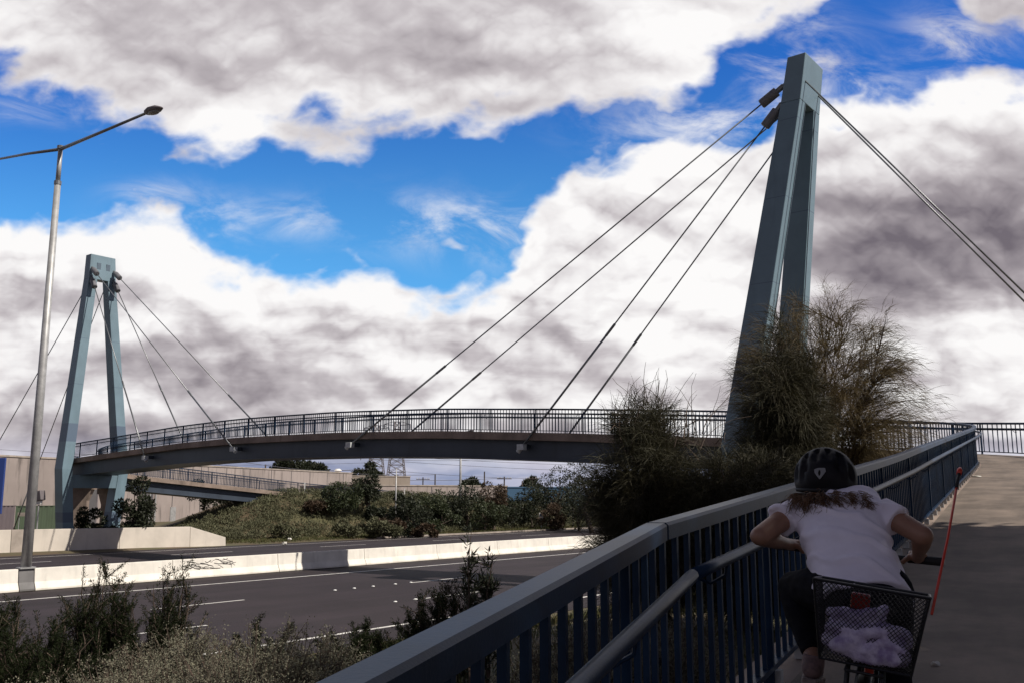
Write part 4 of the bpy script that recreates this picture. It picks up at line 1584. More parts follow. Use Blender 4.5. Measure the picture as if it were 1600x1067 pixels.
# sheet fences and blue panel at the far left
for nm, lab, u0, u1, Y, h, mt in (('sheet_fence', 'dull green corrugated sheet fence behind the parapet, left of the pylon foot', 24, 105, 82, 2.75, 'green_fence'),
                                ('sheet_fence', 'mauve-grey sheet fence at the far left frame edge', -30, 23.5, 82, 2.75, 'grey_fence')):
    p, q = at(u0, 800, Y), at(u1, 800, Y + 4)
    p.z = q.z = 0
    ax = (q - p).normalized()
    L = (q - p).length
    f = thing(nm, lab, 'fence', p)
    mb = MB()
    n = int(L / 0.12)
    ay = Vector((-ax.y, ax.x, 0))
    rings = []
    for k in range(n + 1):
        o = ay * (0.03 * (1 if (k // 2) % 2 else -1))
        b0 = p + ax * (L * k / n) + o
        rings.append([b0, b0 + Vector((0, 0, h)), b0 + ay * 0.02 + Vector((0, 0, h)), b0 + ay * 0.02])
    obj('sheet_panel', mb.loft(rings), M[mt], f)
    obj('fence_rail', MB().bar(p + Vector((0, 0, h + 0.03)) - ax * 0.0, q + Vector((0, 0, h + 0.03)), 0.10, 0.06), M[mt], f)
p = at(-14, 800, 80)
p.z = 0
bp = thing('blue_panel', 'tall deep blue sign panel cut off by the left frame edge', 'sign', p)
q = at(5.0, 800, 80.5)
obj('panel', MB().box(Vector(((p.x + q.x) / 2, 80.2, 4.5)), ((q.x - p.x) / 2, 0.12, 2.35)), M['blue_sign'], bp, bevel=0.03)
obj('sign_post', MB().box(Vector((p.x + 0.3, 80.2, 1.08)), (0.1, 0.1, 1.07)), M['galv'], bp)
obj('sign_post', MB().box(Vector((q.x - 0.3, 80.2, 1.08)), (0.1, 0.1, 1.07)), M['galv'], bp)
p = at(35.5, 803, 81.5)
sg = thing('small_sign', 'small pale unreadable notice board on the green fence', 'sign', p)
obj('board', MB().box(p, (0.42, 0.02, 0.16)), M['kerb'], sg)
for dx_ in (-0.3, 0.3):
    obj('sign_post', MB().tube([Vector((p.x + dx_, p.y + 0.04, 0)), Vector((p.x + dx_, p.y + 0.04, p.z + 0.1))], 0.03, 8), M['galv'], sg)

# flood light on a short pole next to the lamp post
p = at(60.5, 788, 66)
fl = thing('floodlight', 'small grey boxy floodlight on a thin pole beside the lamp post', 'floodlight', (p.x, p.y, 0))
obj('pole', MB().tube([(p.x, p.y, 0), (p.x, p.y, p.z)], 0.06, 8), M['galv'], fl)
obj('housing', MB().box((p.x + 0.08, p.y - 0.05, p.z + 0.62), (0.26, 0.22, 0.34), Vector((1, -0.4, 0.25)), None), M['lattice'], fl, bevel=0.04)
obj('bracket', MB().box((p.x, p.y, p.z + 0.16), (0.2, 0.1, 0.14)), M['white'], fl, bevel=0.02)

# light poles across the freeway
def light_pole(label, x, y, h, r, seed=0, arm=True):
    z0 = terrain(x, y)
    t = thing('light_pole', label, 'light pole', (x, y, z0), 'slim light poles across the freeway')
    obj('pole', MB().tube([(x, y, z0), (x, y, z0 + h)], [r, r * 0.55], 10), M['galv'], t, smooth=True)
    if arm:
        e = Vector((x, y, z0 + h))
        obj('arm', MB().tube([e, e + RN * 1.2 + Vector((0, 0, 0.15))], 0.04, 6), M['galv'], t)
        obj('lamp_head', MB().ell(e + RN * 1.45 + Vector((0, 0, 0.15)), 0.4, 0.16, 0.09, Matrix((RN, RD, Vector((0, 0, 1)))).transposed()), M['lattice'], t, smooth=True)


light_pole('slim pale roadside light pole standing on the far verge, its top hidden by the bridge', -5.4, 98.8, 9.6, 0.16)
x, y = gxy(618, 90)
light_pole('thin pale light pole rising from the mound in front of the right lattice tower', x, y, 6.0, 0.09, arm=False)
x, y = gxy(895, 108)
light_pole('thin pale light pole in front of the dark trees at the left feathery bush', x, y, 4.6, 0.08, arm=False)

# road sign on the far verge
sx, sy = 3.2, 104.4
rs = thing('road_sign', 'small white road sign on a post on the far verge', 'road sign', (sx, sy, terrain(sx, sy)))
z0 = terrain(sx, sy)
obj('sign_post', MB().tube([(sx, sy, z0), (sx, sy, z0 + 1.7)], 0.045, 8), M['galv'], rs)
obj('sign_plate', MB().box((sx, sy - 0.07, z0 + 1.45), (0.22, 0.015, 0.3)), M['white'], rs)
obj('sign_symbol', MB().box((sx, sy - 0.09, z0 + 1.5), (0.12, 0.004, 0.12)), M['blue_wall'], rs)
mk = [(445, 846), (452.5, 841.5)]
for i, (u, v) in enumerate(mk):
    x, y, z = ray(u, v)
    k = (0.25 - CZ) / z
    p = Vector((x * k, y * k, terrain(x * k, y * k)))
    b = MB()
    rng = np.random.default_rng(i)
    b.ell(p + Vector((0, 0, 0.16)), 0.17, 0.12, 0.10)
    b.v = [Vector(q) + Vector(rng.normal(size=3)) * 0.025 for q in b.v]
    tag(obj('litter', b, M['paper'], loc=p), ('white scrap of litter on the verge grass, nearer the kerb' if i == 0 else 'white scrap of litter on the verge grass, further up the slope'), 'litter', 'scraps of litter on the far verge')
for i, (u, v) in enumerate(((628, 824), (631, 823))):
    x, y, z = ray(u, v)
    k = (0.4 - CZ) / z
    p = Vector((x * k, y * k, terrain(x * k, y * k)))
    tag(obj('marker_post', MB().tube([p, p + Vector((0, 0, 0.8))], 0.05, 8), M['white'], loc=p), 'short white marker post at the foot of the mound', 'post', 'short white marker posts')

# ------------------------------------------------------------------ power towers, poles and wires far behind
def lattice(label, u, Y, h):
    x, y = gxy(u, Y)
    t = thing('lattice_tower', label, 'power tower', (x, y, 0), 'lattice power towers')
    mb = MB()
    lv = np.linspace(0, h, 13)
    wdt = lambda z: 2.9 * (1 - z / h) + 0.75
    for sx_ in (-1, 1):
        for sy_ in (-1, 1):
            mb.tube([(x + sx_ * wdt(z), y + sy_ * wdt(z), z) for z in lv], 0.12, 4)
    leg = obj('tower_legs', mb, M['lattice'], t)
    mb = MB()
    for a, b in zip(lv, lv[1:]):
        wa, wb = wdt(a), wdt(b)
        for (ca, cb) in (((-1, -1), (1, -1)), ((1, -1), (1, 1)), ((1, 1), (-1, 1)), ((-1, 1), (-1, -1))):
            mb.tube([(x + ca[0] * wa, y + ca[1] * wa, a), (x + cb[0] * wb, y + cb[1] * wb, b)], 0.07, 4)
            mb.tube([(x + cb[0] * wa, y + cb[1] * wa, a), (x + ca[0] * wb, y + ca[1] * wb, b)], 0.07, 4)
            mb.tube([(x + ca[0] * wb, y + ca[1] * wb, b), (x + cb[0] * wb, y + cb[1] * wb, b)], 0.07, 4)
    obj('bracing', mb, M['lattice'], t)
    for z in (h * 0.62, h * 0.8, h * 0.96):
        wz = wdt(z)
        b = MB()
        for sx_ in (-1, 1):
            b.tube([(x + sx_ * wz, y, z), (x + sx_ * (wz + 3.2), y, z + 0.3)], 0.11, 4)
            b.tube([(x + sx_ * wz, y, z + 1.2), (x + sx_ * (wz + 3.2), y, z + 0.3)], 0.08, 4)
            b.tube([(x + sx_ * (wz + 3.1), y, z + 0.3), (x + sx_ * (wz + 3.1), y, z - 1.1)], 0.12, 5)
        obj('crossarm', b, M['lattice'], t)


lattice('left one of two lattice power towers seen under the bridge', 586, 300, 26)
lattice('right one of two lattice power towers, behind the thin light pole', 618, 285, 26)
G5 = 'timber power poles on the skyline'
for i, (lab, u, Y, vt, arms) in enumerate((('skyline power pole with stacked crossarms left of the return ramp top', 318, 170, 710, 2), ('plain skyline pole left of the crossarm pole', 278, 170, 716, 1), ('short skyline pole above the return ramp', 364, 200, 730, 1),
                                          ('thin plain skyline pole left of the joined dark trees', 415, 200, 725, 0), ('skyline pole right of the towers, thicker', 680, 220, 740, 0), ('small skyline pole left of the roadside light pole', 661, 240, 745, 1),
                                          ('pole pair with a raised antenna above the stained wall', 757, 220, 736, 0), ('wide T-shaped skyline pole right of the antenna pole', 788, 220, 744, 1), ('small skyline pole above the blue shed', 816, 230, 751, 0), ('skyline pole at the dark tree above the blue shed', 832, 230, 744, 1),
                                          ('short crossarm pole on the skyline, second from the ramp top', 277, 150, 705, 1))):
    p = at(u, vt, Y)
    t = thing('power_pole', lab, 'power pole', (p.x, p.y, 0), G5)
    obj('pole', MB().tube([(p.x, p.y, 0), (p.x, p.y, p.z)], [0.2, 0.15], 7), M['pole_wood'], t)
    for k in range(arms):
        z = p.z - 0.5 - 1.1 * k
        obj('crossarm', MB().box((p.x, p.y - 0.2, z), (1.7, 0.09, 0.09)), M['pole_wood'], t)
        b = MB()
        for sx_ in (-1.5, -0.8, 0.8, 1.5):
            b.tube([(p.x + sx_, p.y - 0.2, z + 0.1), (p.x + sx_, p.y - 0.2, z + 0.4)], 0.08, 5)
        obj('insulators', b, M['white'], t).name = 'insulator'
wires = [(-150, 0, 690, 585, 712), (-150, 0, 702, 585, 722), (-150, 0, 714, 585, 733), (586, 586, 708, 1250, 690), (586, 586, 718, 1250, 702), (618, 618, 712, 1250, 728), (618, 618, 720, 1250, 738), (618, 618, 735, 1000, 744), (280, 280, 716, 586, 731), (318, 318, 711, 680, 741), (364, 364, 732, 788, 746)]
for i, (ua, _, va, ub, vb) in enumerate(wires):
    a, b = at(ua, va, 270 if i < 8 else 190), at(ub, vb, 292 if i < 8 else 215)
    pts = []
    for k in range(13):
        s = k / 12
        q = a.lerp(b, s)
        q.z -= 2.2 * 4 * s * (1 - s) * (0.6 if i > 2 else 1.0)
        pts.append(q)
    tag(obj('overhead_wire', MB().tube(pts, 0.045, 4), M['wire'], loc=a), 'thin overhead power line crossing the sky under the bridge', 'power line', 'overhead power lines')

# trees added out of view on the right to throw shade on the ramp
G6 = 'unseen trees added to shade the ramp'
for i, (x, y, h, wd, lab) in enumerate(((11.6, 6.4, 15.0, 3.7, 'unseen dense tree added at right to shade the ramp, farthest ahead'), (13.4, 1.0, 19.0, 4.6, 'tallest unseen tree added at right to shade the cyclist'), (10.0, -3.6, 17.5, 4.2, 'unseen dense tree added for shade at right, just behind the viewer'), (13.0, -9.5, 17.0, 4.4, 'unseen dense tree added for shade at right, farther behind the viewer'))):
    bush(lab, (x, y), h, wd, 300 + i, 'leaf_md', 0.42, 430, 64, 'shade_tree', 'tree', G6, 1.6)

# ------------------------------------------------------------------ the cyclist, bicycle and load
def fuse(mb, voxel, iters=6, factor=0.5):
    """one continuous smooth surface from overlapping tapered forms"""
    me = D.meshes.new('tmp')
    me.from_pydata([tuple(q) for q in mb.v], [], mb.f)
    o = D.objects.new('tmp', me)
    COL.objects.link(o)
    r = o.modifiers.new('r', 'REMESH')
    r.mode = 'VOXEL'
    r.voxel_size = voxel
    sm = o.modifiers.new('s', 'SMOOTH')
    sm.factor = factor
    sm.iterations = iters
    bpy.context.view_layer.update()
    dg = bpy.context.evaluated_depsgraph_get()
    res = D.meshes.new_from_object(o.evaluated_get(dg))
    D.objects.remove(o)
    D.meshes.remove(me)
    return res


def fused_obj(name, mb, m, parent, voxel, iters=6, loc=None, warp=None):
    me = fuse(mb, voxel, iters)
    me.name = name
    o0 = root_loc(parent) if parent is not None else Vector(loc)
    n = len(me.vertices)
    co = np.empty(n * 3)
    me.vertices.foreach_get('co', co)
    co = co.reshape(-1, 3)
    if warp:
        nr_ = np.empty(n * 3)
        me.vertices.foreach_get('normal', nr_)
        co = warp(co, nr_.reshape(-1, 3))
    me.vertices.foreach_set('co', (co - np.array(tuple(o0))).ravel())
    me.materials.clear()
    me.materials.append(m)
    me.polygons.foreach_set('use_smooth', [True] * len(me.polygons))
    me.update()
    o = D.objects.new(name, me)
    if parent is None:
        o.location = o0
    return link(o, parent)


HD = R_(24.0)
bf = Vector((math.sin(HD), math.cos(HD), 0.07)).normalized()
br0 = Vector((math.cos(HD), -math.sin(HD), 0))
LEAN = R_(8.0)
bu0 = br0.cross(bf).normalized()
bu = (bu0 * math.cos(LEAN) + br0 * math.sin(LEAN)).normalized()
brt = bf.cross(bu).normalized()
BK = at(1359, 966, 3.24) - bu * 0.835


def bl(f_, r_, h_):
    return BK + bf * f_ + brt * r_ + bu * h_


BARL, BARR = at(1212, 851, 4.05), at(1470, 877, 3.76)
BARC = (BARL + BARR) / 2
bike = thing('bicycle', 'small black and red bicycle with a wire basket, ridden up the ramp', 'bicycle', BK)
WR = 0.31


def wheel(c, ax):
    e1 = ax.cross(bu).normalized()
    e2 = e1.cross(ax).normalized()

    def ring(R, r, n=40, k=8, flat=1.0):
        rings = []
        for i in range(n):
            a = 2 * math.pi * i / n
            d = e1 * math.cos(a) + e2 * math.sin(a)
            rings.append([c + d * (R + r * math.cos(b)) + ax * r * flat * math.sin(b) for b in [2 * math.pi * j / k for j in range(k)]])
        return MB().loft(rings, closed=True)
    w_ = obj('wheel', MB().tube([c - ax * 0.035, c + ax * 0.035], 0.02, 10), M['cable'], bike)
    obj('tyre', ring(WR - 0.022, 0.022), M['rubber'], w_, smooth=True)
    obj('rim', ring(WR - 0.05, 0.010, flat=1.2), M['galv'], w_, smooth=True)
    sp = MB()
    for i in range(20):
        a = 2 * math.pi * i / 20
        d = e1 * math.cos(a) + e2 * math.sin(a)
        sp.tube([c + ax * 0.025 * (1 if i % 2 else -1), c + d * (WR - 0.05)], 0.0012, 4)
    obj('spokes', sp, M['galv'], w_).name = 'spoke_set'


wheel(bl(0, 0, WR), brt)
wheel(bl(0.93, 0, WR), brt)
fm = MB()
BBp, ST, HT, HB = bl(0.40, 0, 0.29), bl(0.26, 0, 0.76), bl(0.72, 0, 0.84), bl(0.77, 0, 0.62)
fm.tube([BBp, ST], 0.017, 10)
fm.tube([HB, HT], 0.02, 10)
fm.tube([HB, BBp], 0.02, 10)
fm.tube([HT * 0.3 + HB * 0.7, BBp * 0.35 + ST * 0.65], 0.017, 10)
stm = MB()
for sd in (-1, 1):
    stm.tube([bl(0, 0.055 * sd, WR), BBp + brt * 0.03 * sd], 0.009, 8)
    stm.tube([bl(0, 0.055 * sd, WR), ST + brt * 0.02 * sd - bu * 0.05], 0.009, 8)
obj('rear_stays', stm, M['bike_black'], bike, smooth=True).name = 'rear_stay'
obj('frame', fm, M['bike_red'], bike, smooth=True)
fk = MB()
for sd in (-1, 1):
    fk.tube([HB + brt * 0.045 * sd, bl(0.93, 0.05 * sd, WR)], 0.011, 8)
fk.bar(HB - brt * 0.055, HB + brt * 0.055, 0.03, 0.03)
obj('fork', fk, M['bike_black'], bike, smooth=True)
obj('handlebar_stem', MB().tube([HT, HT + bu * 0.06, BARC], 0.014, 8), M['bike_black'], bike)
hbm = MB()
bx = (BARR - BARL).normalized()
hbm.tube([BARL, BARL.lerp(BARR, 0.3), BARC - bu * 0.01, BARL.lerp(BARR, 0.7), BARR], 0.011, 10)
hb_ = obj('handlebar', hbm, M['bike_black'], bike, smooth=True)
obj('grip', MB().tube([BARL - bx * 0.01, BARL + bx * 0.12], 0.017, 12), M['rubber'], hb_, smooth=True)
obj('grip', MB().tube([BARR + bx * 0.004, BARR - bx * 0.12], 0.017, 12), M['rubber'], hb_, smooth=True)
obj('bar_end_cap', MB().tube([BARR + bx * 0.005, BARR + bx * 0.014], 0.016, 12), M['galv'], hb_)
bkm = MB()
for e, sg_ in ((BARL, 1), (BARR, -1)):
    p = e + bx * 0.15 * sg_
    bkm.tube([p, p + bf * 0.04 - bu * 0.01, e + bx * 0.03 * sg_ + bf * 0.06 - bu * 0.02], 0.005, 6)
obj('brake_levers', bkm, M['cable'], hb_).name = 'brake_lever'
sdm = MB()
sdm.loft([[bl(f_, wd * math.cos(a), 0.845 + 0.02 * math.sin(a)) for a in [2 * math.pi * k / 12 for k in range(12)]] for f_, wd in ((0.12, 0.05), (0.15, 0.085), (0.22, 0.08), (0.30, 0.04), (0.40, 0.02))])
obj('saddle', sdm, M['rubber'], bike, smooth=True)
obj('seat_post', MB().tube([ST, bl(0.235, 0, 0.835)], 0.014, 8), M['galv'], bike)
# cranks
cr = MB()
PLp, PRp = BBp - brt * 0.11 + bu * 0.165 - bf * 0.02, BBp + brt * 0.11 - bu * 0.165 + bf * 0.02
cr.tube([BBp - brt * 0.06, BBp + brt * 0.06], 0.018, 10)
cr.tube([BBp - brt * 0.06, PLp + brt * 0.045], 0.010, 8)
cr.tube([BBp + brt * 0.06, PRp - brt * 0.045], 0.010, 8)
cr.tube([BBp + brt * 0.045, BBp + brt * 0.05], 0.085, 24)
obj('crank', cr, M['cable'], bike)
for p in (PLp, PRp):
    obj('pedal', MB().box(p, (0.045, 0.04, 0.012), bf, brt), M['rubber'], bike, bevel=0.004)
# rear rack, mudguard, reflector
rk = MB()
for sd in (-1, 1):
    rk.tube([bl(-0.13, 0.055 * sd, 0.685), bl(0.22, 0.055 * sd, 0.685)], 0.006, 6)
    rk.tube([bl(0, 0.065 * sd, WR), bl(-0.08, 0.055 * sd, 0.685)], 0.006, 6)
    rk.tube([bl(0, 0.065 * sd, WR), bl(0.06, 0.055 * sd, 0.685)], 0.006, 6)
for f_ in (-0.13, -0.03, 0.08):
    rk.tube([bl(f_, -0.055, 0.685), bl(f_, 0.055, 0.685)], 0.005, 6)
obj('rear_rack', rk, M['bike_black'], bike, smooth=True)
mg = MB()
rings = []
for a in np.linspace(R_(-10), R_(150), 16):
    c = bl(0, 0, WR) + (-bf * math.cos(a) + bu * math.sin(a)) * (WR + 0.022)
    o_ = (-bf * math.cos(a) + bu * math.sin(a))
    rings.append([c - brt * 0.028 - o_ * 0.012, c - brt * 0.018 + o_ * 0.004, c + brt * 0.018 + o_ * 0.004, c + brt * 0.028 - o_ * 0.012, c + o_ * 0.0])
obj('mudguard', mg.loft(rings), M['bike_black'], bike, smooth=True)
obj('reflector', MB().tube([bl(-0.165, -0.005, 0.615), bl(-0.185, -0.005, 0.612)], 0.035, 18), M['red_lens'], bike, bevel=0.003)
obj('tail_lamp', MB().box(bl(-0.07, -0.03, 0.90), (0.012, 0.030, 0.026), bf, brt), M['red_lens'], bike, bevel=0.006)
# wire-mesh basket: real diagonal strands on five faces
bt, bb = 0.958, 0.70
WT, WB, LT, LB = 0.176, 0.140, 0.135, 0.105
top = [bl(-LT, -WT, bt), bl(-LT, WT, bt), bl(LT, WT, bt - 0.035), bl(LT, -WT, bt - 0.035)]
bot = [bl(-LB, -WB, bb), bl(-LB, WB, bb), bl(LB, WB, bb), bl(LB, -WB, bb)]
ms = MB()


def strands(p00, p10, p11, p01, pitch=0.0125, wd=0.0021, keep=None):
    W_ = (p10 - p00).length
    H_ = (p01 - p00).length
    n = (p10 - p00).cross(p01 - p00).normalized()

    def P(a, b_):
        s_, t_ = a / W_, b_ / H_
        return p00 * (1 - s_) * (1 - t_) + p10 * s_ * (1 - t_) + p11 * s_ * t_ + p01 * (1 - s_) * t_
    k = 1.25
    for sg_ in (1, -1):
        c = -H_ / k if sg_ > 0 else 0
        while c < W_ + (H_ / k if sg_ < 0 else 0):
            # a = c + sg*b/k
            b0, b1 = 0.0, H_
            lo = (0 - c) * k / sg_
            hi = (W_ - c) * k / sg_
            lo, hi = min(lo, hi), max(lo, hi)
            b0, b1 = max(b0, lo), min(b1, hi)
            if b1 - b0 > 0.002:
                p, q = P(c + sg_ * b0 / k, b0), P(c + sg_ * b1 / k, b1)
                ms.bar(p + n * 0.0005 * sg_, q + n * 0.0005 * sg_, wd, 0.001, n.cross((q - p).normalized()))
            c += pitch


for i in range(4):
    j = (i + 1) % 4
    strands(bot[i], bot[j], top[j], top[i])
strands(bot[0], bot[1], bot[2], bot[3], 0.02)
bs_ = obj('basket', ms, M['bike_black'], bike)
rm = MB()
for i in range(4):
    rm.tube([top[i], top[(i + 1) % 4]], 0.0055, 8)
    rm.tube([bot[i], bot[(i + 1) % 4]], 0.004, 6)
    rm.tube([bot[i], top[i]], 0.004, 6)
obj('basket_rim', rm, M['bike_black'], bs_)
# flag pole
f0, f1 = bl(-LT + 0.01, WT + 0.008, bt - 0.05), at(1499.5, 734, 3.42)
fp = obj('flag_pole', MB().tube([f0, f0.lerp(f1, 0.5) + brt * 0.004, f1], 0.0045, 8), M['red_pole'], bike, smooth=True)
obj('pole_sleeve', MB().tube([f0.lerp(f1, 0.86), f0.lerp(f1, 0.97)], 0.0065, 8), M['rubber'], fp, smooth=True)
obj('pole_tip', MB().tube([f0.lerp(f1, 0.97), f1, f1 + (f1 - f0).normalized() * 0.012], [0.009, 0.0095, 0.005], 10), M['red_pole'], fp, smooth=True)

# folded cloth lying in the basket
cm = MB()
rngc = np.random.default_rng(77)
for (f_, r_, h_, a, b_, c, ang) in ((-0.05, -0.06, 0.765, 0.085, 0.085, 0.045, 0.2), (-0.05, 0.06, 0.75, 0.08, 0.08, 0.040, -0.3), (0.03, 0.0, 0.765, 0.07, 0.13, 0.05, 0), (-0.03, -0.04, 0.825, 0.07, 0.10, 0.030, 0.25), (-0.04, 0.10, 0.80, 0.06, 0.045, 0.03, -0.5), (-0.07, 0.0, 0.735, 0.05, 0.13, 0.03, 0.0), (0.0, -0.10, 0.80, 0.06, 0.035, 0.035, 0.2)):
    rot = Matrix((bf, brt, bu)).transposed() @ Matrix.Rotation(ang, 3, 'X')
    cm.ell(bl(f_, r_, h_), a, b_, c, rot)
for pts_ in (((-0.06, -0.13, 0.85), (-0.09, -0.05, 0.852), (-0.085, 0.02, 0.868), (-0.05, 0.055, 0.885)), ((-0.095, -0.13, 0.80), (-0.10, -0.04, 0.80), (-0.10, 0.04, 0.825), (-0.09, 0.09, 0.83), (-0.08, 0.13, 0.81)), ((-0.10, -0.11, 0.75), (-0.105, 0.0, 0.755), (-0.10, 0.06, 0.79), (-0.095, 0.12, 0.775))):
    cm.tube([bl(*q) for q in pts_], [0.016, 0.024, 0.024, 0.018, 0.012][:len(pts_)], 10)


def cloth_warp(co, nr_):
    out_ = co.copy()
    for i in range(len(co)):
        v = Vector(co[i])
        k = mnoise.noise(v * 22.0) * 0.010 + mnoise.noise(Vector((v.x * 60, v.y * 60, v.z * 25))) * 0.004
        out_[i] += nr_[i] * k
    return out_


co_ = fused_obj('cloth', cm, M['cloth'], None, 0.006, 3, bl(0, 0, 0.72), cloth_warp)
tag(co_, 'crumpled lavender and white cloth lying in the wire basket', 'cloth')

# ---- body
Hc = at(1344, 922, 3.50)
hipL, hipR = Hc - br0 * 0.085, Hc + br0 * 0.085
CH, NB_, HDc = at(1314, 812, 3.74), at(1297, 780, 3.84), at(1290, 745, 3.90)
SL, SR = at(1241, 799, 3.86), at(1381, 801, 3.66)
EL, ER = at(1187, 837, 3.74), at(1442, 836, 3.53)
HL, HR = BARL + bx * 0.065 - bf * 0.035 + bu * 0.012, BARR - bx * 0.085 - bf * 0.035 + bu * 0.012
KL, AL = at(1241, 918, 3.86), at(1271, 1028, 3.58)
KR = hipR + bf * 0.20 - Vector((0, 0, 0.33))
AR = PRp + bu * 0.085 - bf * 0.09
up = Vector((0, 0, 1))


def torso(mb, grow=0.0, hem=0.0):
    secs = [(Hc - (CH - Hc).normalized() * (0.02 + hem), 0.150 + grow * 1.4, 0.110 + grow), (Hc, 0.152 + grow, 0.112 + grow), (Hc.lerp(CH, 0.35) + Vector((-0.006, 0, 0.012)), 0.138 + grow, 0.100 + grow), (Hc.lerp(CH, 0.7) + Vector((-0.004, 0, 0.016)), 0.146 + grow, 0.100 + grow), (CH + Vector((0, 0, 0.004)), 0.160 + grow, 0.098 + grow), (CH.lerp(NB_, 0.5), 0.150 + grow, 0.080 + grow), (NB_, 0.075 + grow, 0.058 + grow)]
    rings = []
    for i, (c, a, b_) in enumerate(secs):
        d = (secs[min(i + 1, len(secs) - 1)][0] - secs[max(0, i - 1)][0]).normalized()
        x = (SR - SL).normalized() if i > 2 else br0.lerp((SR - SL).normalized(), i / 3)
        y = d.cross(x).normalized()
        x = y.cross(d).normalized()
        if grow and i == len(secs) - 1:
            c = c - (NB_ - CH) * 0.22
        rings.append([c + x * a * math.copysign(abs(math.cos(t)) ** 0.85, math.cos(t)) + y * b_ * math.copysign(abs(math.sin(t)) ** 0.85, math.sin(t)) for t in [2 * math.pi * k / 28 for k in range(28)]])
    mb.loft(rings)


def hand(mb, H, E, sgn):
    """palm over the grip, four curled fingers and a thumb under it"""
    fo = (H - E).normalized()
    mb.capsule(H - fo * 0.045, H + bf * 0.01, 0.024, 0.026, 10)
    lens_ = (0.052, 0.060, 0.056, 0.044)
    for k in range(4):
        b0 = H + bx * (0.027 - 0.018 * k) * sgn + bf * 0.018 + bu * 0.010
        L = lens_[k]
        p1 = b0 + bf * L * 0.42 + bu * 0.004
        p2 = p1 + bf * L * 0.16 - bu * L * 0.42
        p3 = p2 - bf * L * 0.36 - bu * L * 0.22
        mb.capsule(b0, p1, 0.0092, 0.0085, 8)
        mb.capsule(p1, p2, 0.0085, 0.0078, 8)
        mb.capsule(p2, p3, 0.0078, 0.0068, 8)
    t0 = H + bx * 0.030 * sgn - bf * 0.008
    t1 = t0 + bx * 0.020 * sgn + bf * 0.020 - bu * 0.022
    t2 = t1 + bf * 0.024 - bu * 0.010
    mb.capsule(t0, t1, 0.012, 0.0105, 8)
    mb.capsule(t1, t2, 0.0105, 0.0085, 8)


bm_ = MB()
torso(bm_)
bm_.capsule(NB_ - (NB_ - CH).normalized() * 0.02, HDc, 0.052, 0.048)
bm_.ell(HDc + Vector((0, 0, 0.0)), 0.076, 0.094, 0.108, Matrix((br0, bf, br0.cross(bf))).transposed())
hfw = bf * 0.96 - up * 0.05
bm_.capsule(HDc + hfw * 0.085 - up * 0.015, HDc + hfw * 0.108 - up * 0.03, 0.010, 0.013)      # nose
bm_.ell(HDc + hfw * 0.07 - up * 0.07, 0.045, 0.035, 0.035, Matrix((br0, bf, up)).transposed())  # chin
for sd in (-1, 1):
    bm_.ell(HDc + br0 * 0.078 * sd - up * 0.02, 0.010, 0.018, 0.030, Matrix((br0, bf, up)).transposed())
for S_, E_, H_, sd in ((SL, EL, HL, 1), (SR, ER, HR, -1)):
    bm_.capsule(S_, E_, 0.046, 0.038)
    wr_ = H_ + (E_ - H_).normalized() * 0.055
    bm_.capsule(E_, E_.lerp(wr_, 0.4), 0.038, 0.036)
    bm_.capsule(E_.lerp(wr_, 0.4), wr_, 0.036, 0.024)
    hand(bm_, H_, E_, sd)
for h_, k_, a_ in ((hipL, KL, AL), (hipR, KR, AR)):
    bm_.capsule(h_, k_, 0.082, 0.055)
    bm_.capsule(k_, k_.lerp(a_, 0.35), 0.054, 0.053)
    bm_.capsule(k_.lerp(a_, 0.35), a_, 0.053, 0.029)
    fz = (bf - bu * 0.18).normalized()
    bm_.capsule(a_ - bu * 0.04, a_ + fz * 0.13 - bu * 0.045, 0.032, 0.026)
person = fused_obj('person', bm_, M['skin'], None, 0.0062, 3, Hc)
tag(person, 'person in a white T-shirt and black leggings riding the bicycle uphill, seen from behind', 'person')

# mouth and eyes sit on the face that is turned away up the ramp
fc = MB()
for sd in (-1, 1):
    fc.ell(HDc + hfw * 0.088 + br0 * 0.031 * sd, 0.013, 0.008, 0.008, Matrix((br0, bf, up)).transposed())
obj('eyes', fc, M['marker'], person, smooth=True).name = 'eye_pair'
obj('mouth', MB().ell(HDc + hfw * 0.10 - up * 0.062, 0.022, 0.006, 0.006, Matrix((br0, bf, up)).transposed()), M['red_lens'], person, smooth=True)

sh = MB()
torso(sh, 0.016, 0.045)
for S_, E_ in ((SL, EL), (SR, ER)):
    e_ = S_.lerp(E_, 0.40)
    sh.capsule(CH.lerp(S_, 0.70) - up * 0.006, S_ - up * 0.010, 0.052, 0.052)
    dv = (E_ - S_).normalized()
    sh.tube([S_ - dv * 0.02, S_.lerp(e_, 0.6), e_], [0.058, 0.062, 0.064], 18)


def shirt_warp(co, nr_):
    ax = (CH - Hc).normalized()
    xx = (SR - SL).normalized()
    out_ = co.copy()
    for i in range(len(co)):
        v = Vector(co[i])
        a = (v - Hc).dot(ax)
        b_ = (v - Hc).dot(xx)
        # drag folds run from the left shoulder down to the right hip
        ph = a * 62 + b_ * 34 + mnoise.noise(v * 9.0) * 3.2
        amp = 0.0085 + 0.0120 * max(0, mnoise.noise(Vector((a * 7, b_ * 5, 3.3))) + 0.15)
        k = (max(0.0, math.sin(ph)) ** 2.2 - 0.25) * amp
        k += mnoise.noise(Vector((a * 40 + b_ * 16, b_ * 9, 1.7))) * 0.0022
        out_[i] += nr_[i] * k
    return out_


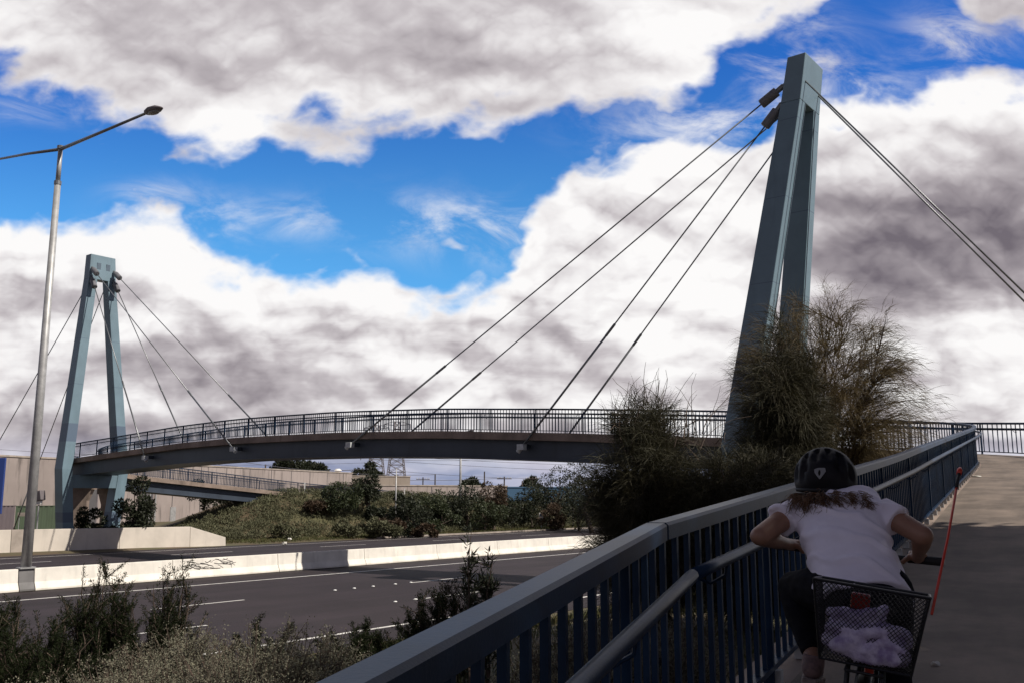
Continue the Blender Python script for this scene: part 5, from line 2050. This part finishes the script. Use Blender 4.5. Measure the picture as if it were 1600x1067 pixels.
fused_obj('shirt', sh, M['shirt'], person, 0.0062, 4, None, shirt_warp)
lg = MB()
for h_, k_, a_ in ((hipL, KL, AL), (hipR, KR, AR)):
    a2 = k_.lerp(a_, 0.93)
    lg.capsule(h_, k_, 0.100, 0.066)
    lg.capsule(k_, k_.lerp(a2, 0.35), 0.066, 0.064)
    lg.tube([k_.lerp(a2, 0.35), k_.lerp(a2, 0.7), a2], [0.064, 0.050, 0.038], 16)
lg.ell(Hc - (CH - Hc).normalized() * 0.03, 0.165, 0.135, 0.11, Matrix((br0, bf, up)).transposed())


def leg_warp(co, nr_):
    out_ = co.copy()
    for i in range(len(co)):
        out_[i] += nr_[i] * mnoise.noise(Vector((co[i][0] * 18, co[i][1] * 18, co[i][2] * 48))) * 0.003
    return out_


fused_obj('leggings', lg, M['legging'], person, 0.0065, 3, None, leg_warp)
for a_ in (AL, AR):
    fz = (bf - bu * 0.16).normalized()
    fu = brt.cross(fz).normalized()
    sm_ = MB()
    sm_.capsule(a_ - fu * 0.035 - fz * 0.025, a_ + fz * 0.14 - fu * 0.052, 0.037, 0.031, 14)
    sm_.tube([a_ + fu * 0.012, a_ - fu * 0.03], [0.040, 0.042], 14)
    so = fused_obj('shoe', sm_, M['shoe'], person, 0.006, 4)
    sl = MB()
    sl.loft([[a_ + fz * f_ - fu * h_ + brt * wd * s_ for f_, wd, s_ in ((-0.07, 0.026, -1), (-0.07, 0.026, 1), (0.0, 0.034, 1), (0.10, 0.042, 1), (0.165, 0.028, 1), (0.165, 0.028, -1), (0.10, 0.042, -1), (0.0, 0.034, -1))] for h_ in (0.066, 0.092)])
    obj('sole', sl, M['sole'], so, bevel=0.006)

# helmet: ribbed shell, rim and rear emblem
HR_ = Matrix((br0, (bf + up * -0.10).normalized(), br0.cross((bf + up * -0.10).normalized()))).transposed()
HCn = at(1290, 747, 3.89)
HX, HY, HZ_ = 0.124, 0.152, 0.128


def hel_surf(d, k=1.0):
    d = d.normalized()
    l = HR_.transposed() @ d
    r = 1 / math.sqrt((l.x / HX) ** 2 + (l.y / HY) ** 2 + (l.z / HZ_) ** 2)
    return HCn + d * r * k


hm = MB()
nu, nv = 64, 26
rings = []
for j in range(nv + 1):
    th = R_(4) + (R_(112) - R_(4)) * j / nv
    row = []
    for i in range(nu):
        ph = 2 * math.pi * i / nu
        l = Vector((math.sin(th) * math.cos(ph), math.sin(th) * math.sin(ph), math.cos(th)))
        rib = 0.5 + 0.5 * math.cos(l.x * 19.0)
        gate = ss(0.06, 0.3, abs(l.y)) * ss(-0.22, 0.1, l.z)
        vent = 1.0 if math.sin(l.y * 9.0 + 1.2) > -0.35 else 0.0
        k = 1.0 - 0.115 * (1 - ss(0.25, 0.6, rib)) * gate * vent
        row.append(hel_surf(HR_ @ l, k))
    rings.append(row)
helmet = obj('helmet', hm.loft(rings), M['helmet'], person, smooth=True)
rmb = MB()
rmb.loft([[hel_surf(HR_ @ Vector((math.sin(t) * math.cos(p), math.sin(t) * math.sin(p), math.cos(t))), k) for t, k in ((R_(108), 1.0), (R_(108), 1.035), (R_(114), 1.03), (R_(114), 0.98))] for p in [2 * math.pi * i / 48 for i in range(48)]], closed=True)
obj('helmet_rim', rmb, M['rubber'], helmet, smooth=True)
eo = [(1265, 727), (1275, 725.3), (1289, 727), (1290.5, 734), (1278.5, 749), (1267, 735)]
ec = (1277.8, 735.6)


def along_outline(a):
    d = Vector((math.cos(a), math.sin(a)))
    best = None
    for i in range(len(eo)):
        p, q = Vector(eo[i]), Vector(eo[(i + 1) % len(eo)])
        e = q - p
        den = d.x * e.y - d.y * e.x
        if abs(den) < 1e-6:
            continue
        w0 = p - Vector(ec)
        t = (w0.x * e.y - w0.y * e.x) / den
        s_ = (w0.x * d.y - w0.y * d.x) / den
        if t > 0 and -1e-6 <= s_ <= 1 + 1e-6:
            best = t if best is None else min(best, t)
    return best


em = MB()
ro, ri = [], []
for i in range(40):
    a = 2 * math.pi * i / 40
    t = along_outline(a)
    ro.append((ec[0] + math.cos(a) * t, ec[1] + math.sin(a) * t))
    ri.append((ec[0] + math.cos(a) * 2.6, ec[1] + math.sin(a) * 5.8))
lay = []
for k in (1.035, 1.0):
    lay.append(([hel_surf(at(u, v, 3.72) - HCn, k) for u, v in ro], [hel_surf(at(u, v, 3.72) - HCn, k) for u, v in ri]))
n = 40
V_ = lay[0][0] + lay[0][1] + lay[1][0] + lay[1][1]
F_ = []
for i in range(n):
    j = (i + 1) % n
    F_ += [(i, j, n + j, n + i), (2 * n + i, 2 * n + j, j, i), (n + i, n + j, 3 * n + j, 3 * n + i)]
em.add(V_, F_)
obj('emblem', em, M['emblem'], helmet)

# hair: locks spilling from under the helmet over the shoulders
rngh = np.random.default_rng(9)
hmb = MB()
for k in range(520):
    s_ = rngh.uniform(-1, 1)
    lock = math.sin(s_ * 17.0 + 0.6) * 0.5 + 0.5
    p0 = HCn + br0 * s_ * 0.098 - bf * (0.098 * math.sqrt(max(0, 1 - s_ * s_)) + rngh.uniform(-0.035, 0.025)) - up * 0.06
    eu = 1297 + 66 * s_ + 6 * math.sin(s_ * 17.0) + rngh.normal() * 4
    ev = 777 + 12 * lock + rngh.normal() * 5 - 4 * (1 - abs(s_)) + (rngh.uniform(4, 20) if k % 6 == 0 else 0)
    end = at(eu, ev, 3.645 - 0.065 * s_ + 0.03 * max(0, -s_) + rngh.uniform(-0.012, 0.015))
    mid = p0.lerp(end, 0.55) - bf * 0.012 + up * 0.010 + Vector(rngh.normal(size=3)) * 0.004
    cv = br0 * (0.018 * math.sin(s_ * 23.0) + rngh.normal() * 0.006)
    tail = end + cv - up * rngh.uniform(0.0, 0.02 + 0.02 * lock)
    pts = []
    for q in np.linspace(0, 1, 7):
        pts.append(p0 * (1 - q) ** 2 + mid * 2 * q * (1 - q) + end * q * q + br0 * 0.004 * math.sin(q * 7 + s_ * 20))
    pts.append(tail)
    hmb.tube(pts, [0.0020, 0.0020, 0.0020, 0.0019, 0.0017, 0.0014, 0.0010, 0.0004], 4, cap=False)
obj('hair', hmb, M['hair'], person, smooth=True)

# ------------------------------------------------------------------ small litter on the path
for i, (u, v, Y, lab, sz) in enumerate(((1462, 1038, 4.75, 'small pale leaf lying on the shaded path right of the bicycle', 0.02), (1525, 744, 22.5, 'white paper scrap against the rail foot where the path turns', 0.09))):
    s = PS[np.argmin((PX - at(u, v, Y).x) ** 2 + (PY - at(u, v, Y).y) ** 2)]
    x, y, z = ray(u, v)
    # meet the sloping path
    k = 1.0
    for _ in range(60):
        P_ = Vector((x * k, y * k, CZ + z * k))
        s = PS[np.argmin((PX - P_.x) ** 2 + (PY - P_.y) ** 2)]
        zz = float(np.interp(s, PS, PZ)) + 0.006
        k += (P_.z - zz) * 1.2
        k = max(0.5, k)
    b = MB()
    b.loft([[P_ + Vector((math.cos(a) * sz * 1.4 * r, math.sin(a) * sz * 0.7 * r, h + 0.012 * math.sin(2 * a) * r + 0.004)) for a in [2 * math.pi * q / 10 for q in range(10)]] for r, h in ((0.2, 0.012), (0.7, 0.010), (1.0, 0.004), (0.96, 0.001))])
    tag(obj('litter', b, M['paper'], loc=P_), lab, 'litter')
